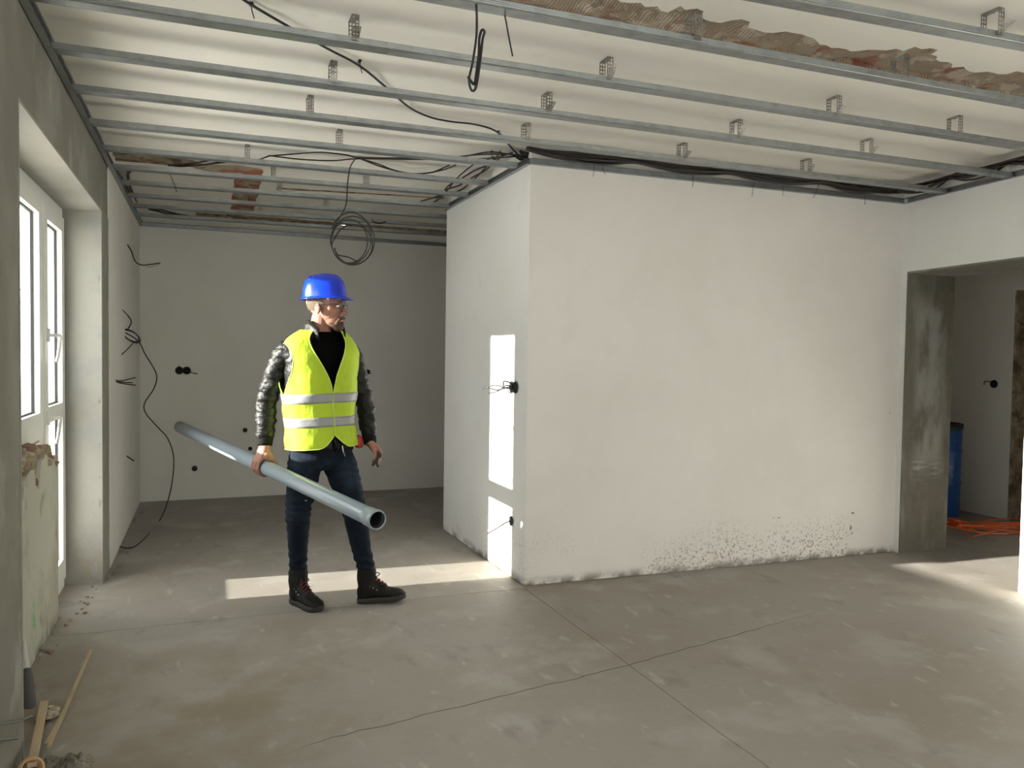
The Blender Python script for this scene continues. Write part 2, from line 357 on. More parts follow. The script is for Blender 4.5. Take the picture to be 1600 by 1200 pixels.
# ------------------------------------------------------------------ walls
LX = -.59; OY0, OY1, SOF = 3.05, 5.24, 2.27
def wall_panel(nm_, boxes, m, parent=None):
    b = MB()
    for a in boxes: b.box(a[0], a[1])
    return b.build(nm_, m, parent)
wl = wall_panel('wall_left', [((-1.0, 5.30, -.1), (LX-.008, 8.25, SLAB)), ((-1.0, OY0, SOF), (LX-.004, 5.30, SLAB)),
     ((-1.0, 2.0, -.1), (LX-.004, OY0, SLAB)), ((-1.0, 0, -.1), (LX-.004, 2.0, .92)), ((-1.0, 0, 2.27), (LX-.004, 2.0, SLAB)), ((-1.0, -3.6, -.1), (LX-.004, 0, SLAB))], 'cement'); struct(wl)
def jedge(y, z0, z1, amp, seed, step=.06):
    r = random.Random(seed); n = int((z1-z0)/step); return [(y+r.uniform(-amp, amp), z0+(z1-z0)*i/n) for i in range(n+1)]
wp = MB().prismx(jedge(5.60, -.0, SLAB, .008, 2)+[(8.05, SLAB), (8.05, 0)], LX-.008, LX).build('plaster_layer', 'plaster_grey', wl)
MB().prismx(jedge(5.245, 0, SOF, .010, 21, .05)+[(5.61, SOF), (5.61, 0)], LX-.02, LX-.003).build('cement_strip', 'cement_strip', wl)
# window reveal: soffit and far side, pale plaster
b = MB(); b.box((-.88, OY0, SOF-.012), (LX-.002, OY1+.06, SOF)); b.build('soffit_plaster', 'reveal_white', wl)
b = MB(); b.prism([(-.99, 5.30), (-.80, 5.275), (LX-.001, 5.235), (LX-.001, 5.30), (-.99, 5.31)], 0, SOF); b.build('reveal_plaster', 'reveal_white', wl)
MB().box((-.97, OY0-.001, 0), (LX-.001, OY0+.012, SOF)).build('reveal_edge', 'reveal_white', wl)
# parapet under the window: broken masonry top
top_b = [(3.06, .97), (3.5, .955), (3.8, .95), (4.0, .955), (4.12, .945), (4.25, .95), (4.35, .945), (4.38, .895), (4.455, .89), (4.465, .946), (4.56, .93), (4.62, .86), (4.655, .83)]
b = MB(); b.prismx([(3.062, 0)]+top_b+[(4.655, 0)], -.98, -.752); wpar = b.build('wall_parapet', 'mortar'); struct(wpar)
top_p = [(3.062, .70), (3.4, .74), (3.6, .71), (3.75, .79), (3.83, .77), (3.86, .86), (3.97, .875), (4.06, .88), (4.10, .80), (4.15, .77), (4.19, .83), (4.23, .90), (4.35, .905), (4.45, .88), (4.56, .86), (4.65, .83)]
tp_ = []
for a_, b_ in zip(top_p, top_p[1:]):
    for k in range(3): tp_.append((a_[0]+(b_[0]-a_[0])*k/3, a_[1]+(b_[1]-a_[1])*k/3+R_.uniform(-.008, .008)))
MB().prismx([(3.062, 0)]+tp_+[(4.65, .83), (4.65, 0)], -.754, -.735).build('niche_plaster', 'niche', wpar)
def chunk(c, s, seed):
    r = random.Random(seed); bm = bmesh.new(); bmesh.ops.create_icosphere(bm, subdivisions=1, radius=1)
    b = MB(); q = Matrix.Rotation(r.uniform(0, 6), 3, 'Z') @ Matrix.Rotation(r.uniform(-.5, .5), 3, 'X')
    vs = [Vector(c)+q@Vector((max(-.75, min(.75, v.co.x))*s[0]*r.uniform(.85, 1.15), max(-.75, min(.75, v.co.y))*s[1]*r.uniform(.85, 1.15), max(-.7, min(.7, v.co.z))*s[2]*r.uniform(.85, 1.15))) for v in bm.verts]
    b.add(vs, [[v.index for v in f.verts] for f in bm.faces]); bm.free(); return b
for i in range(26):
    y = 3.35+i*.05+R_.uniform(-.02, .02); zt = np.interp(y, [p[0] for p in top_b], [p[1] for p in top_b]); zp = np.interp(y, [p[0] for p in top_p], [p[1] for p in top_p])
    if 4.36 < y < 4.60: zt -= .035
    z = R_.uniform(zp-.01, zt-.01)
    chunk((-.765+R_.uniform(-.012, .012), y, z), (.035, .045, R_.uniform(.025, .04)), i).build('masonry_chunk', ['rubble', 'rubble', 'mortar', 'redbrick'][i % 4], wpar)
for i, (y, z, s) in enumerate(((4.02, .965, .05), (4.15, .955, .055), (4.28, .95, .06), (4.20, .955, .05), (3.86, .95, .04), (4.60, .85, .035))):
    chunk((-.80, y, z), (s, s*1.1, s*.6), 60+i).build('brick', 'redbrick' if i % 2 else 'rubble', wpar)
for i in range(30):       # crumbs along the foot of the niche and reveal
    y = R_.uniform(3.9, 5.3); x = (-.72 if y < 4.65 else -.66)+R_.uniform(-.01, .05); s = R_.uniform(.004, .014)
    chunk((x, y, s*.5), (s, s, s*.8), 90+i).build('plaster_crumb', 'rubble', fl)
for i in range(26):
    y = R_.uniform(5.3, 7.9); s = R_.uniform(.004, .014)
    chunk((LX+R_.uniform(.01, .07), y, s*.5), (s, s, s*.8), 190+i).build('plaster_crumb', 'reveal_white', fl)
# back wall, block, right wall, wall behind the camera
wb = MB().box((-1.0, 8.02, 0), (4.8, 8.3, SLAB)).build('wall_back', 'plaster_grey'); struct(wb)
wk = MB().prism([(1.838, BY0+.006), (4.815, 4.296), (4.815, BY1), (1.806, BY1)], 0, SLAB).build('wall_block', 'plaster'); struct(wk)
MB().prism([(BX0, BY0), (4.81, 4.29), (4.81, 4.30), (BX0+.008, BY0+.01)], .004, 2.63).build('front_plaster', 'plaster', wk)
MB().prism([(BX0, BY0+.0005), (BX0+.008, BY0+.01), (1.81, BY1-.001), (1.80, BY1)], .004, 2.63).build('side_plaster', 'plaster_cool', wk)
RX = 4.80
b = MB(); b.prism([(RX, 4.24), (5.27, 4.235), (5.27, 8.25), (RX, 8.25)], 0, SLAB)
b.prism([(4.715, 3.27), (5.19, 3.27), (5.27, 4.24), (RX, 4.24)], 2.09, SLAB)
b.prism([(4.60, -3.6), (5.1, -3.6), (5.19, 3.27), (4.715, 3.27)], 0, SLAB)
wr = b.build('wall_right', 'plaster_cool'); struct(wr)
MB().prism([(RX-.002, 4.236), (5.272, 4.230), (5.272, 4.245), (RX-.002, 4.245)], 0, 2.09).build('reveal_facing', 'concrete_pier', wr)
MB().prism([(4.714, 3.268), (5.192, 3.268), (5.272, 4.236), (RX-.003, 4.236)], 2.078, 2.091).build('lintel_facing', 'cement', wr)
b = MB(); FY = -3.6
b.box((-1, FY, 0), (-.1, FY+.2, SLAB)); b.box((1.9, FY, 0), (2.4, FY+.2, SLAB)); b.box((4.4, FY, 0), (5.1, FY+.2, SLAB))
for x0, x1 in ((-.1, 1.9), (2.4, 4.4)): b.box((x0, FY, 0), (x1, FY+.2, .75)); b.box((x0, FY, 2.35), (x1, FY+.2, SLAB))
struct(b.build('wall_front', 'plaster'))
# room beyond the doorway
b = MB()
b.box((6.80, 4.83, 0), (7.1, 6.3, SLAB)); b.box((6.80, 2.0, 0), (7.1, 3.95, SLAB)); b.box((6.80, 3.95, 2.09), (7.1, 4.83, SLAB))
b.box((5.19, 1.8, 0), (6.8, 2.0, SLAB)); b.box((5.27, 6.1, 0), (6.8, 6.3, SLAB)); b.box((8.0, 3.0, 0), (8.2, 6.3, SLAB)); b.box((7.1, 2.8, 0), (8.2, 3.0, SLAB)); b.box((7.1, 6.1, 0), (8.2, 6.3, SLAB))
wf = b.build('wall_far_room', 'plaster_grey'); struct(wf)
MB().prismx([(p[0], p[1]) for p in jedge(4.812, 0, 2.09, .012, 31, .07)]+[(4.835, 2.09), (4.835, 0)], 6.79, 7.11).build('rough_reveal', 'mortar', wf)

# ------------------------------------------------------------------ window and balcony door
FXI, FXO, GX = -.79, -.86, -.825
def frame_ring(b, y0, y1, z0, z1, w_, x0, x1, wb=None):
    wb = wb or w_
    b.box((x0, y0, z0), (x1, y0+w_, z1)); b.box((x0, y1-w_, z0), (x1, y1, z1)); b.box((x0, y0+w_, z1-w_), (x1, y1-w_, z1)); b.box((x0, y0+w_, z0), (x1, y1-w_, z0+wb))
b = MB()
b.box((FXO, 3.06, 2.19), (FXI-.012, 5.29, 2.262)); b.box((FXO, 5.24, .0), (FXI-.012, 5.29, 2.19)); b.box((FXO, 4.60, .0), (FXI-.012, 4.66, 2.19)); b.box((FXO, 4.66, .0), (FXI-.012, 5.24, .064))
b.box((FXO, 3.06, .985), (FXI-.012, 3.11, 2.19)); b.box((FXO, 3.11, .96), (FXI-.012, 4.60, 1.01))
w1 = b.build('window_1', 'pvc'); struct(w1); w1['label'] = 'white plastic window with balcony door, single large sash and glazed door leaf'
def leaf(nm_, y0, y1, z0, z1, st, bt, rails=()):
    b = MB(); frame_ring(b, y0, y1, z0, z1, st, FXO+.005, FXI, bt)
    zs = [z0+bt]
    for r0, r1 in rails: b.box((FXO+.005, y0+st, r0), (FXI, y1-st, r1)); zs += [r0, r1]
    zs.append(z1-st); o = b.build(nm_, 'pvc', w1)
    for k in range(0, len(zs), 2):
        q = MB(); frame_ring(q, y0+st-.004, y1-st+.004, zs[k]-.004, zs[k+1]+.004, .012, GX-.004, GX+.008); q.build('gasket', 'gasket', o)
        MB().box((GX-.002, y0+st-.002, zs[k]-.002), (GX+.002, y1-st+.002, zs[k+1]+.002)).build('glass_pane', 'glass', o)
    return o
sash = leaf('window_sash', 3.09, 4.605, 1.0, 2.20, .085, .10)
door = leaf('door_leaf', 4.655, 5.255, .06, 2.20, .085, .125, rails=((1.03, 1.115),))
def lever(y, z, par, dn=1):
    b = MB(); b.obox((FXI+.006, y, z), (.006, 0, 0), (0, .014, 0), (0, 0, .035))
    b.tube(smooth_pts([(FXI+.01, y, z), (FXI+.045, y, z), (FXI+.055, y+.03, z-.002), (FXI+.05, y+.06*dn, z-.03), (FXI+.042, y+.062*dn, z-.10), (FXI+.036, y+.052*dn, z-.135)], 4), [.009]*16+[.008]*5, 8, True)
    b.build('handle', 'pvc', par, True)
lever(4.715, 1.50, door); lever(4.70, 1.06, door)
MB().box((FXO, 3.10, .943), (FXI-.02, 4.60, .965)).build('sill_panel', 'panelgrey', w1)
# other windows of the room, behind the viewer
b = MB(); frame_ring(b, 0.0, 2.0, .92, 2.27, .07, -.9, -.83); b.box((-.9, .97, .99), (-.83, 1.03, 2.2)); w2 = b.build('window_2', 'pvc'); struct(w2)
MB().box((-.868, .06, .98), (-.862, 1.94, 2.21)).build('glass_pane', 'glass', w2)
for i, x0 in enumerate((-.1, 2.4)):
    b = MB(); y = FY+.08
    b.box((x0, y, .75), (x0+2, y+.07, .83)); b.box((x0, y, 2.27), (x0+2, y+.07, 2.35)); b.box((x0, y, .83), (x0+.08, y+.07, 2.27)); b.box((x0+1.92, y, .83), (x0+2, y+.07, 2.27)); b.box((x0+.96, y, .83), (x0+1.04, y+.07, 2.27))
    q = b.build('window_%d' % (3+i), 'pvc'); struct(q)
    MB().box((x0+.07, y+.03, .82), (x0+1.93, y+.036, 2.28)).build('glass_pane', 'glass', q)
# outside: yard and a row of bare trees seen through the panes
struct(MB().box((-60, -40, -.35), (-1.0, 70, -.15)).build('ground', 'ground'))
struct(MB().box((-1.0, -40, -.35), (40, -3.6, -.15)).build('ground_front', 'ground'))
for i, (x, y, h) in enumerate(((-7.5, 30, 7), (-8.6, 33, 8), (-9.4, 36, 7.5), (-7.2, 38, 8), (-6.2, 27, 6.5), (-10.4, 44, 8))):
    r = random.Random(i); t = thing('bare_tree', 'bare leafless tree outside the window, %s' % ['nearest pane edge', 'second trunk', 'third trunk', 'slender trunk in the row', 'shortest in the row', 'farthest of the row'][i], 'tree', (x, y, -.15), 'bare trees outside the window')
    MB().tube([(x, y, -.2), (x+.05, y, h*.4), (x+r.uniform(-.2, .2), y, h)], [.13, .09, .02], 8).build('trunk', 'bark', t, True)
    b = MB()
    for k in range(10):
        z = h*(.3+.06*k); a = r.uniform(0, 6.28); l = 1.4*(1-k*.07); p = Vector((x, y, z)); b.tube([p, p+Vector((math.cos(a)*l*.5, math.sin(a)*l*.5, l*.35)), p+Vector((math.cos(a)*l, math.sin(a)*l, l*.9))], [.03, .02, .008], 5)
    b.build('branches', 'bark', t)

# ------------------------------------------------------------------ steel profiles
ZB = 2.60
def profile(x0, y0, x1, y1, label, grp='long ceiling profiles', name='ceiling_profile', par=None):
    """C-shaped furring profile, 60 wide, 27 high; y0,y1 = far lower edge"""
    sec = []; W, Hh, t = .060, .027, .0011
    out = [(-W, Hh-.001), (-W+.006, Hh), (-W+.0055, Hh-t)]
    outer_ = [(-W+.007, Hh), (-W, Hh)] + [(-W+(.0009 if k % 2 else 0), Hh-.004-k*.0031) for k in range(6)] + [(-W, .002), (-W+.002, 0)]
    for k in range(1, 10):
        outer_.append((-W+.002+(W-.004)*k/10, 0.0010 if k in (2, 4, 6, 8) else 0))
    outer_ += [(-.002, 0), (0, .002)] + [(-(.0009 if k % 2 else 0), .0075+k*.0031) for k in range(6)] + [(0, Hh), (-.007, Hh)]
    inner = [(max(-W+t, min(-t, p[0])), min(Hh-t, max(t, p[1]+t*.9))) for p in reversed(outer_)]
    loop = outer_+inner
    L_ = Vector((x1-x0, y1-y0, 0)).normalized(); q = Vector((L_.y, -L_.x, 0)); rings = []
    def P(x, y, s): return Vector((x, y, ZB))-q*s[0]+Vector((0, 0, s[1]))
    q = -q
    rings = [[Vector((x, y, ZB))+q*s[0]+Vector((0, 0, s[1])) for s in loop] for x, y in ((x0, y0), (x1, y1))]
    b = MB(); b.loft(rings, caps=False)
    n = len(loop); h = len(outer_); k0 = 0
    for ri in (0, n):
        fs = [(ri+i, ri+i+1, ri+n-2-i, ri+n-1-i) for i in range(h-1)]
        b.f += fs; b.m += [0]*len(fs)
    o = b.build(name, 'galv', par)
    if label: tag(o, label, 'ceiling profile', grp)
    return o
ORD = ['first', 'second', 'third', 'fourth', 'fifth', 'sixth', 'seventh', 'eighth', 'ninth', 'tenth', 'eleventh', 'twelfth']
bars = [(2.26, 1.93), (2.575, 2.47), (3.075, 2.965), (3.575, 3.46), (4.08, 3.95)]     # y at left wall, y at right wall
YB = {}
for i, (a, c) in enumerate(bars):
    f_ = lambda x, a=a, c=c: a+(c-a)*(x+.57)/(4.70+.57)
    YB[i-1] = f_
    lab = 'galvanised ceiling profile, %s from the top of the photo' % ORD[i]
    if i in (2, 4):
        xs = onz(*((605, 82) if i == 2 else (542, 193)), 2.6).x
        profile(-.57, f_(-.57), xs-.001, f_(xs-.001), 'galvanised ceiling profile, %s from photo top, left length up to its joint' % ORD[i])
        profile(xs+.001, f_(xs+.001), 4.74, f_(4.74), 'galvanised ceiling profile, %s from photo top, right length beyond its joint' % ORD[i])
    else:
        profile(-.57, f_(-.57), 4.72, f_(4.72), lab)
sh = [(4.63, 4.54), (5.18, 5.08), (5.675, 5.50), (6.15, 5.98), (6.63, 6.45), (7.08, 6.90), (7.52, 7.40)]
for i, (a, c) in enumerate(sh):
    xr = 1.79 if i < 4 else 3.0; f_ = lambda x, a=a, c=c: a+(c-a)*(x+.57)/2.37
    YB[i+4] = f_
    profile(-.57, f_(-.57), xr, f_(xr), 'galvanised ceiling profile over the far left bay, %s counted from the block corner' % ORD[i])
def channel(p0, p1, nrm, label, name='edge_channel'):
    """U channel against a wall, open towards the room; nrm points into the room"""
    p0 = Vector((*p0, 0)); p1 = Vector((*p1, 0)); n = Vector((*nrm, 0)).normalized(); t = .0012
    sec = [(0, 2.594), (.028, 2.594), (.028, 2.5955), (t, 2.5955), (t, 2.628), (.028, 2.628), (.028, 2.6295), (0, 2.6295)]
    rings = [[p+n*s+Vector((0, 0, z)) for s, z in sec] for p in (p0, p1)]
    b = MB(); b.loft(rings, caps=False); b.f += [(0, 1, 2, 3), (0, 3, 4, 7), (4, 5, 6, 7), (8, 9, 10, 11), (8, 11, 12, 15), (12, 13, 14, 15)]; b.m += [0]*6
    return tag(b.build(name, 'galv'), label, 'edge channel')
channel((LX+.001, 1.0), (LX+.001, 8.01), (1, 0), 'galvanised edge channel running along the top of the left window wall')
channel((LX, 8.019), (4.7, 8.019), (0, -1), 'galvanised edge channel along the top of the far back wall')
channel((BX0-.001, 4.37), (1.799, 6.05), (-1, 0), 'galvanised edge channel on the shaded left face of the white block')
channel((BX0, BY0-.001), (4.79, 4.289), (0, -1), 'galvanised edge channel above the wide white block wall')
channel((RX-.002, 4.26), (4.715, 3.27), (-1, 0), 'galvanised edge channel on the right wall above the doorway')

# ------------------------------------------------------------------ hangers
def hanger_mb(x, y, bend, zt=SLAB, zb=2.612):
    """strap screwed to the slab, two perforated legs clasping the profile; y = far lower edge of profile"""
    top = MB(); top.box((x-.014, y-.066, zt-.003), (x+.014, y+.006, zt-.0005)); top.tube([(x, y-.03, zt-.008), (x, y-.03, zt-.001)], .006, 8)
    legs = []
    for s in (0, 1):
        yy = y+.0035 if s == 0 else y-.0655
        b = MB()
        for sx in (-1, 1): b.box((x+sx*.0125-.0022, yy-.001, zb), (x+sx*.0125+.0022, yy+.001, zt-.002))
        n = 7
        for k in range(n): z = zb+(zt-zb-.006)*k/(n-1); b.box((x-.0125, yy-.001, z), (x+.0125, yy+.001, z+.0045))
        b.box((x-.002, yy-.001, zb), (x+.002, yy+.001, zt-.002))
        if bend[s]:
            a = math.radians(bend[s]); d = Vector((0, -math.cos(a) if s else math.cos(a), math.sin(a))); ln = .05
            base = Vector((x, yy, zb+.012))
            for sx in (-1, 0, 1): c = base+Vector((sx*.0125, 0, 0))+d*ln/2; b.obox(c, (.0022, 0, 0), d*ln/2, d.cross(Vector((1, 0, 0)))*.0008)
            for k in range(6): c = base+d*(ln*k/5); b.obox(c, (.0135, 0, 0), d*.0022, d.cross(Vector((1, 0, 0)))*.0008)
        legs.append(b)
    return top, legs
rows = {-1: [2.669, 3.3], 0: [1.701, 2.721, 3.52], 1: [.521, 1.602, 2.844, 3.642], 2: [.516, 1.543, 2.65, 3.556], 3: [.478, 1.64, 2.641, 3.559], 4: [.706], 5: [.23], 6: [.42, 1.05], 7: [.50], 8: [.28, .9], 9: [.42]}
k_ = 0
for bi, xs in rows.items():
    for j, x in enumerate(xs):
        y = YB[bi](x); side = 'leftmost' if j == 0 else (ORD[j]+' from the left' if j < len(xs)-1 else 'rightmost')
        if len(xs) == 1: side = 'only one'
        where = '%s long profile from photo top' % ORD[bi+1] if bi < 4 else '%s profile of far left bay' % ORD[bi-4]
        t = thing('profile_hanger', 'steel strap hanger, %s on %s' % (side, where), 'hanger', (x, y, SLAB), 'ceiling hangers')
        bend = (0, [28, 55, 35, 0, 75][k_ % 5] if bi < 4 and x > .5 else 0)
        top, legs = hanger_mb(x, y, bend); top.build('top_plate', 'hang', t)
        for l in legs: l.build('leg', 'hang', t)
        k_ += 1
# strap box between two profiles at the rear
bx = ony(598, 342, 6.3)

# ------------------------------------------------------------------ cables
def cable(pts, r, label, name='cable', m='cable', k=6, seg=6, cat='cable', grp=None):
    return tag(MB().tube(smooth_pts(pts, k), r, seg).build(name, m, None, True), label, cat, grp)
zc = SLAB-.008
long_px = [(372, -6), (400, 12), (450, 41), (510, 75), (562, 103), (605, 138), (640, 168), (672, 183), (705, 190), (745, 195), (778, 207), (800, 232), (812, 245)]
cable([onz(u, v, zc-(.004 if i % 2 else .012)) for i, (u, v) in enumerate(long_px)], .0055, 'long black cable running diagonally over the profiles to the block corner', grp=None)
for i, (u, v) in enumerate(((392, 8), (562, 97), (778, 207), (768, 238))):
    p = onz(u, v, zc); t = thing('cable_clip', 'small black cable clip fixed to the slab, %s along the diagonal cable' % ORD[i], 'clip', p, 'cable clips')
    MB().obox(p+Vector((0, 0, .004)), (.006, 0, 0), (0, .012, 0), (0, 0, .004)).build('base', 'black', t)
    MB().tube([p, p+Vector((.004, 0, -.02)), p+Vector((.012, .005, -.045))], .0022, 5).build('tail', 'black', t)
# hanging loop in front of the second profile
yl = 2.50
lp = [(744, 6), (745, 30), (744, 60), (738, 100), (733, 123), (736, 140), (743, 138), (749, 105), (754, 62), (757, 50), (753, 47), (749, 60), (748, 85), (744, 115), (741, 132)]
cable([onz(744, 4, 2.70)]+[ony(u, v, yl+(.012 if i > 6 else 0)) for i, (u, v) in enumerate(lp)]+[ony(731, 120, yl)], .0045, 'black cable loop dangling in front of the second profile', 'hanging_cable')
cable([onz(786, 14, 2.70), ony(790, 30, yl), ony(795, 58, yl), ony(801, 88, yl)], .003, 'short straight black wire hanging right of the dangling loop', 'hanging_wire')
# coil above the worker
yc = 4.95; c0 = [onz(556, 247, 2.69)]+[ony(u, v, yc) for u, v in ((547, 262), (543, 290), (541, 318), (534, 334))]
coil = [Vector(p) for p in c0]
cen = [(548, 372, 32, 40), (551, 376, 34, 38), (546, 377, 28, 34), (552, 382, 30, 31)]
for li, (cu, cv, ru, rv_) in enumerate(cen):
    for a in range(0, 360, 30):
        t = math.radians(200+a); coil.append(ony(cu+ru*math.cos(t), cv+rv_*math.sin(t), yc+.006*li+.01*math.sin(t*2)))
coil += [ony(528, 398, yc), ony(545, 402, yc-.01), ony(560, 410, yc-.01)]
cc = cable(coil, .0042, 'black cable hanging down in a round coil above the worker', 'cable_coil', k=5)
# knot where the cable runs meet over the block corner
kp = onz(822, 246, 2.665); rk = random.Random(4); kn_ = []
for k in range(34): kn_.append((kp.x+.02+rk.uniform(-.10, .10), kp.y-.02+rk.uniform(-.07, .05), 2.668+rk.uniform(-.022, .026)))
cable(kn_, .0055, 'dense knot of black cable over the top corner of the block', 'cable_knot', k=5)
# thin trios of cable over the far left bay
def bundle(name, label, lines, r, m='cable', cat='cable bundle'):
    t = thing(name, label, cat, lines[0][0])
    for i, L_ in enumerate(lines):
        MB().tube(smooth_pts(L_, 6), r, 6).build('strand', m if i % 4 != 2 else 'cable_brown', t, True)
    return t
bundle('cable_bundle', 'three thin black cables sagging between the block corner and the middle of the far bay', [
    [onz(u, v, 2.675) for u, v in ((418, 244), (455, 241), (500, 238), (540, 242), (562, 246), (640, 247), (700, 246), (760, 241), (820, 242))],
    [onz(u, v, 2.67) for u, v in ((420, 243), (470, 249), (520, 251), (560, 248), (640, 249), (710, 249), (770, 247), (822, 243))],
    [onz(u, v, 2.67) for u, v in ((560, 247), (590, 256), (620, 267), (655, 272), (690, 266), (712, 258))],
    [onz(u, v, 2.672) for u, v in ((565, 249), (600, 262), (640, 271), (675, 269), (702, 258))],
    [onz(u, v, 2.675) for u, v in ((720, 246), (760, 238), (790, 240), (815, 246))]], .0045)
bundle('cable_bundle', 'short bundle of black cables tied under the slab at the left of the far bay', [
    [onz(u, v, 2.68) for u, v in ((262, 258), (290, 258), (330, 250), (362, 252), (400, 250), (420, 244))],
    [onz(u, v, 2.675) for u, v in ((264, 258), (300, 259), (340, 255), (364, 252))],
    [onz(u, v, 2.67) for u, v in ((264, 259), (310, 254), (345, 248), (363, 252))],
    [onz(u, v, 2.67) for u, v in ((262, 258), (285, 260), (320, 257), (350, 252))]], .0048)
bundle('cable_bundle', 'dark cables bent around the rear corner over the left wall', [
    [onz(u, v, 2.68) for u, v in ((224, 265), (212, 265), (201, 270), (200, 282), (206, 300), (214, 316))],
    [onz(u, v, 2.68) for u, v in ((180, 262), (192, 264), (200, 270), (203, 290), (212, 310))],
    [onz(u, v, 2.67) for u, v in ((178, 262), (186, 272), (194, 284), (203, 302))]], .007)
bundle('cable_bundle', 'pair of black cables near the back wall ceiling on the left', [
    [onz(u, v, 2.68) for u, v in ((232, 327), (250, 328), (275, 334), (300, 339), (316, 341))],
    [onz(u, v, 2.67) for u, v in ((234, 327), (262, 334), (285, 336), (312, 341))]], .008)
# heavy bundle along the block front, then along the right wall
rr = random.Random(3)
def heavy(x0, x1, yf, n, name, label, par=None, r=.0068, zlo=2.618):
    lines = []
    for s in range(n):
        ph = rr.uniform(0, 6); pts = []; K = 16; oy = rr.uniform(-.12, -.02); oz = rr.uniform(0, .045)
        for i in range(K+1):
            x = x0+(x1-x0)*i/K; tie = abs(math.sin(PI*(i/K)*4)) # pinched at the ties
            pts.append(yf(x, -.06+(oy+.06)*(.3+.7*tie)+.012*math.sin(ph+i), zlo+.022+(oz-.022)*(.35+.65*tie)+.006*math.sin(ph*2+i*1.3)-.02*tie))
        lines.append(pts)
    t = bundle(name, label, lines, r)
    return t
hb = heavy(1.77, 4.68, lambda x, oy, z: Vector((x, 4.345-(x-1.83)*.0285+oy, z+.02)), 16, 'cable_bundle', 'thick bundle of black cables laid above the edge channel of the wide block wall')
for i in range(4):
    x = 1.86+2.82*(i+.5)/4 if False else 1.86+2.82*i/4+.35
    pz = Vector((x, 4.31-(x-1.83)*.0285, 2.64))
    b = MB(); b.tube([pz+Vector((0, .02*math.cos(a), .022*math.sin(a)+.01)) for a in [k*PI/6 for k in range(13)]], .0022, 5)
    b.tube([pz+Vector((0, -.02, -.01)), pz+Vector((-.01, -.05, -.06)), pz+Vector((-.02, -.055, -.11))], .0016, 5); b.build('cable_tie', 'black', hb)
hb2 = heavy(0, 1, lambda t_, oy, z: Vector((4.70-.07*t_+oy*1.3, 4.20-1.7*t_, z+.02)), 9, 'cable_bundle', 'bundle of dark cables running above the edge channel of the right wall')
bundle('cable_bundle', 'dark cables dropping behind the profiles along the shaded side of the block', [
    [Vector((1.72-.045*s-.035*math.sin(k*1.1+s*1.9), 4.40+k*.22, 2.66-.012*s+.01*math.sin(k*2.1+s*2))) for k in range(8)] for s in range(4)], .0055)
for i, (a, c) in enumerate((((941, 258), (945, 272)), ((1178, 283), (1175, 307)), ((1278, 292), (1271, 309)), ((1476, 305), (1478, 318)))):
    y = 4.26 if i < 3 else 4.0
    cable([ony(a[0], a[1]-4, y), ony(*a, y), ony(*c, y-.01)], .0018, 'thin cable tie end sticking down below the channel, %s from the block corner' % ORD[i], 'wire_end', cat='wire', grp='thin wire ends under the channel')
# stray cable ends over the left bay
cable([onz(264, 270, 2.70), ony(268, 278, 5.6), ony(273, 290, 5.6), ony(276, 300, 5.6)], .0025, 'thin dark wire hanging from the slab in the far left bay', 'hanging_wire', cat='wire')
cable([onz(581, 341, 2.69), ony(583, 346, 6.6), ony(592, 349, 6.6), ony(603, 346, 6.6)], .006, 'short looped black cable near the strap box at the back', 'hanging_cable')

# wall cables on the left wall
def wl_pt(u, v, off=0.0): return onx(u, v, LX+off)
cable([wl_pt(198, 381, -.005), wl_pt(205, 392, .03), ony(211, 408, 6.9), ony(221, 414, 6.95), ony(236, 413, 7.0), ony(250, 411, 7.0)], .005, 'black cable end poking out of the left wall near the ceiling', 'cable_stub', cat='cable')
cable([ony(228, 417, 6.95), ony(240, 416, 6.98), ony(252, 411, 7.02)], .004, 'second thin wire beside the upper cable stub', 'wire_end', 'copper', cat='wire')
P = [wl_pt(190, 483, -.004), ony(199, 492, 6.65), ony(205, 503, 6.65), ony(200, 514, 6.65)]
for k in range(3):
    for a in range(0, 360, 45):
        t = math.radians(a-110); P.append(ony(204+13*math.cos(t)+3*math.sin(t)+k, 524+9*math.sin(t)+4*math.cos(t)+k, 6.62+.02*k))
P += [ony(216, 533, 6.6), ony(226, 552, 6.6), ony(240, 575, 6.6), ony(245, 590, 6.6), ony(240, 608, 6.6), ony(226, 630, 6.6), ony(228, 646, 6.6), ony(247, 668, 6.6), ony(262, 685, 6.6), ony(271, 712, 6.6), ony(270, 745, 6.6), ony(263, 780, 6.6), onz(250, 812, .006), onz(225, 842, .006), onz(205, 856, .006), onz(186, 854, .006)]
cable(P, .0048, 'grey black cable tied in a knot on the left wall and trailing to the floor', 'wall_cable', k=5)
for i, (e, lab) in enumerate((((212, 590), 'upper'), ((207, 598), 'middle'), ((212, 602), 'lower'))):
    cable([wl_pt(180, 594+i, -.004), ony(190, 595+i*2, 6.0), ony(*e, 6.1)], .0045, 'short dark wire of three sticking out of the left wall, %s one' % lab, 'wire_end', cat='wire', grp='three wire ends on the left wall')
cable([wl_pt(197, 712, -.004), ony(203, 716, 6.8), ony(209, 720, 6.85)], .006, 'small cut cable stub low on the left wall', 'cable_stub', cat='cable')
cable([wl_pt(190, 554, 0), ony(200, 545, 6.5), ony(208, 536, 6.55)], .004, 'loose cable end below the knot on the left wall', 'wire_end', cat='wire')

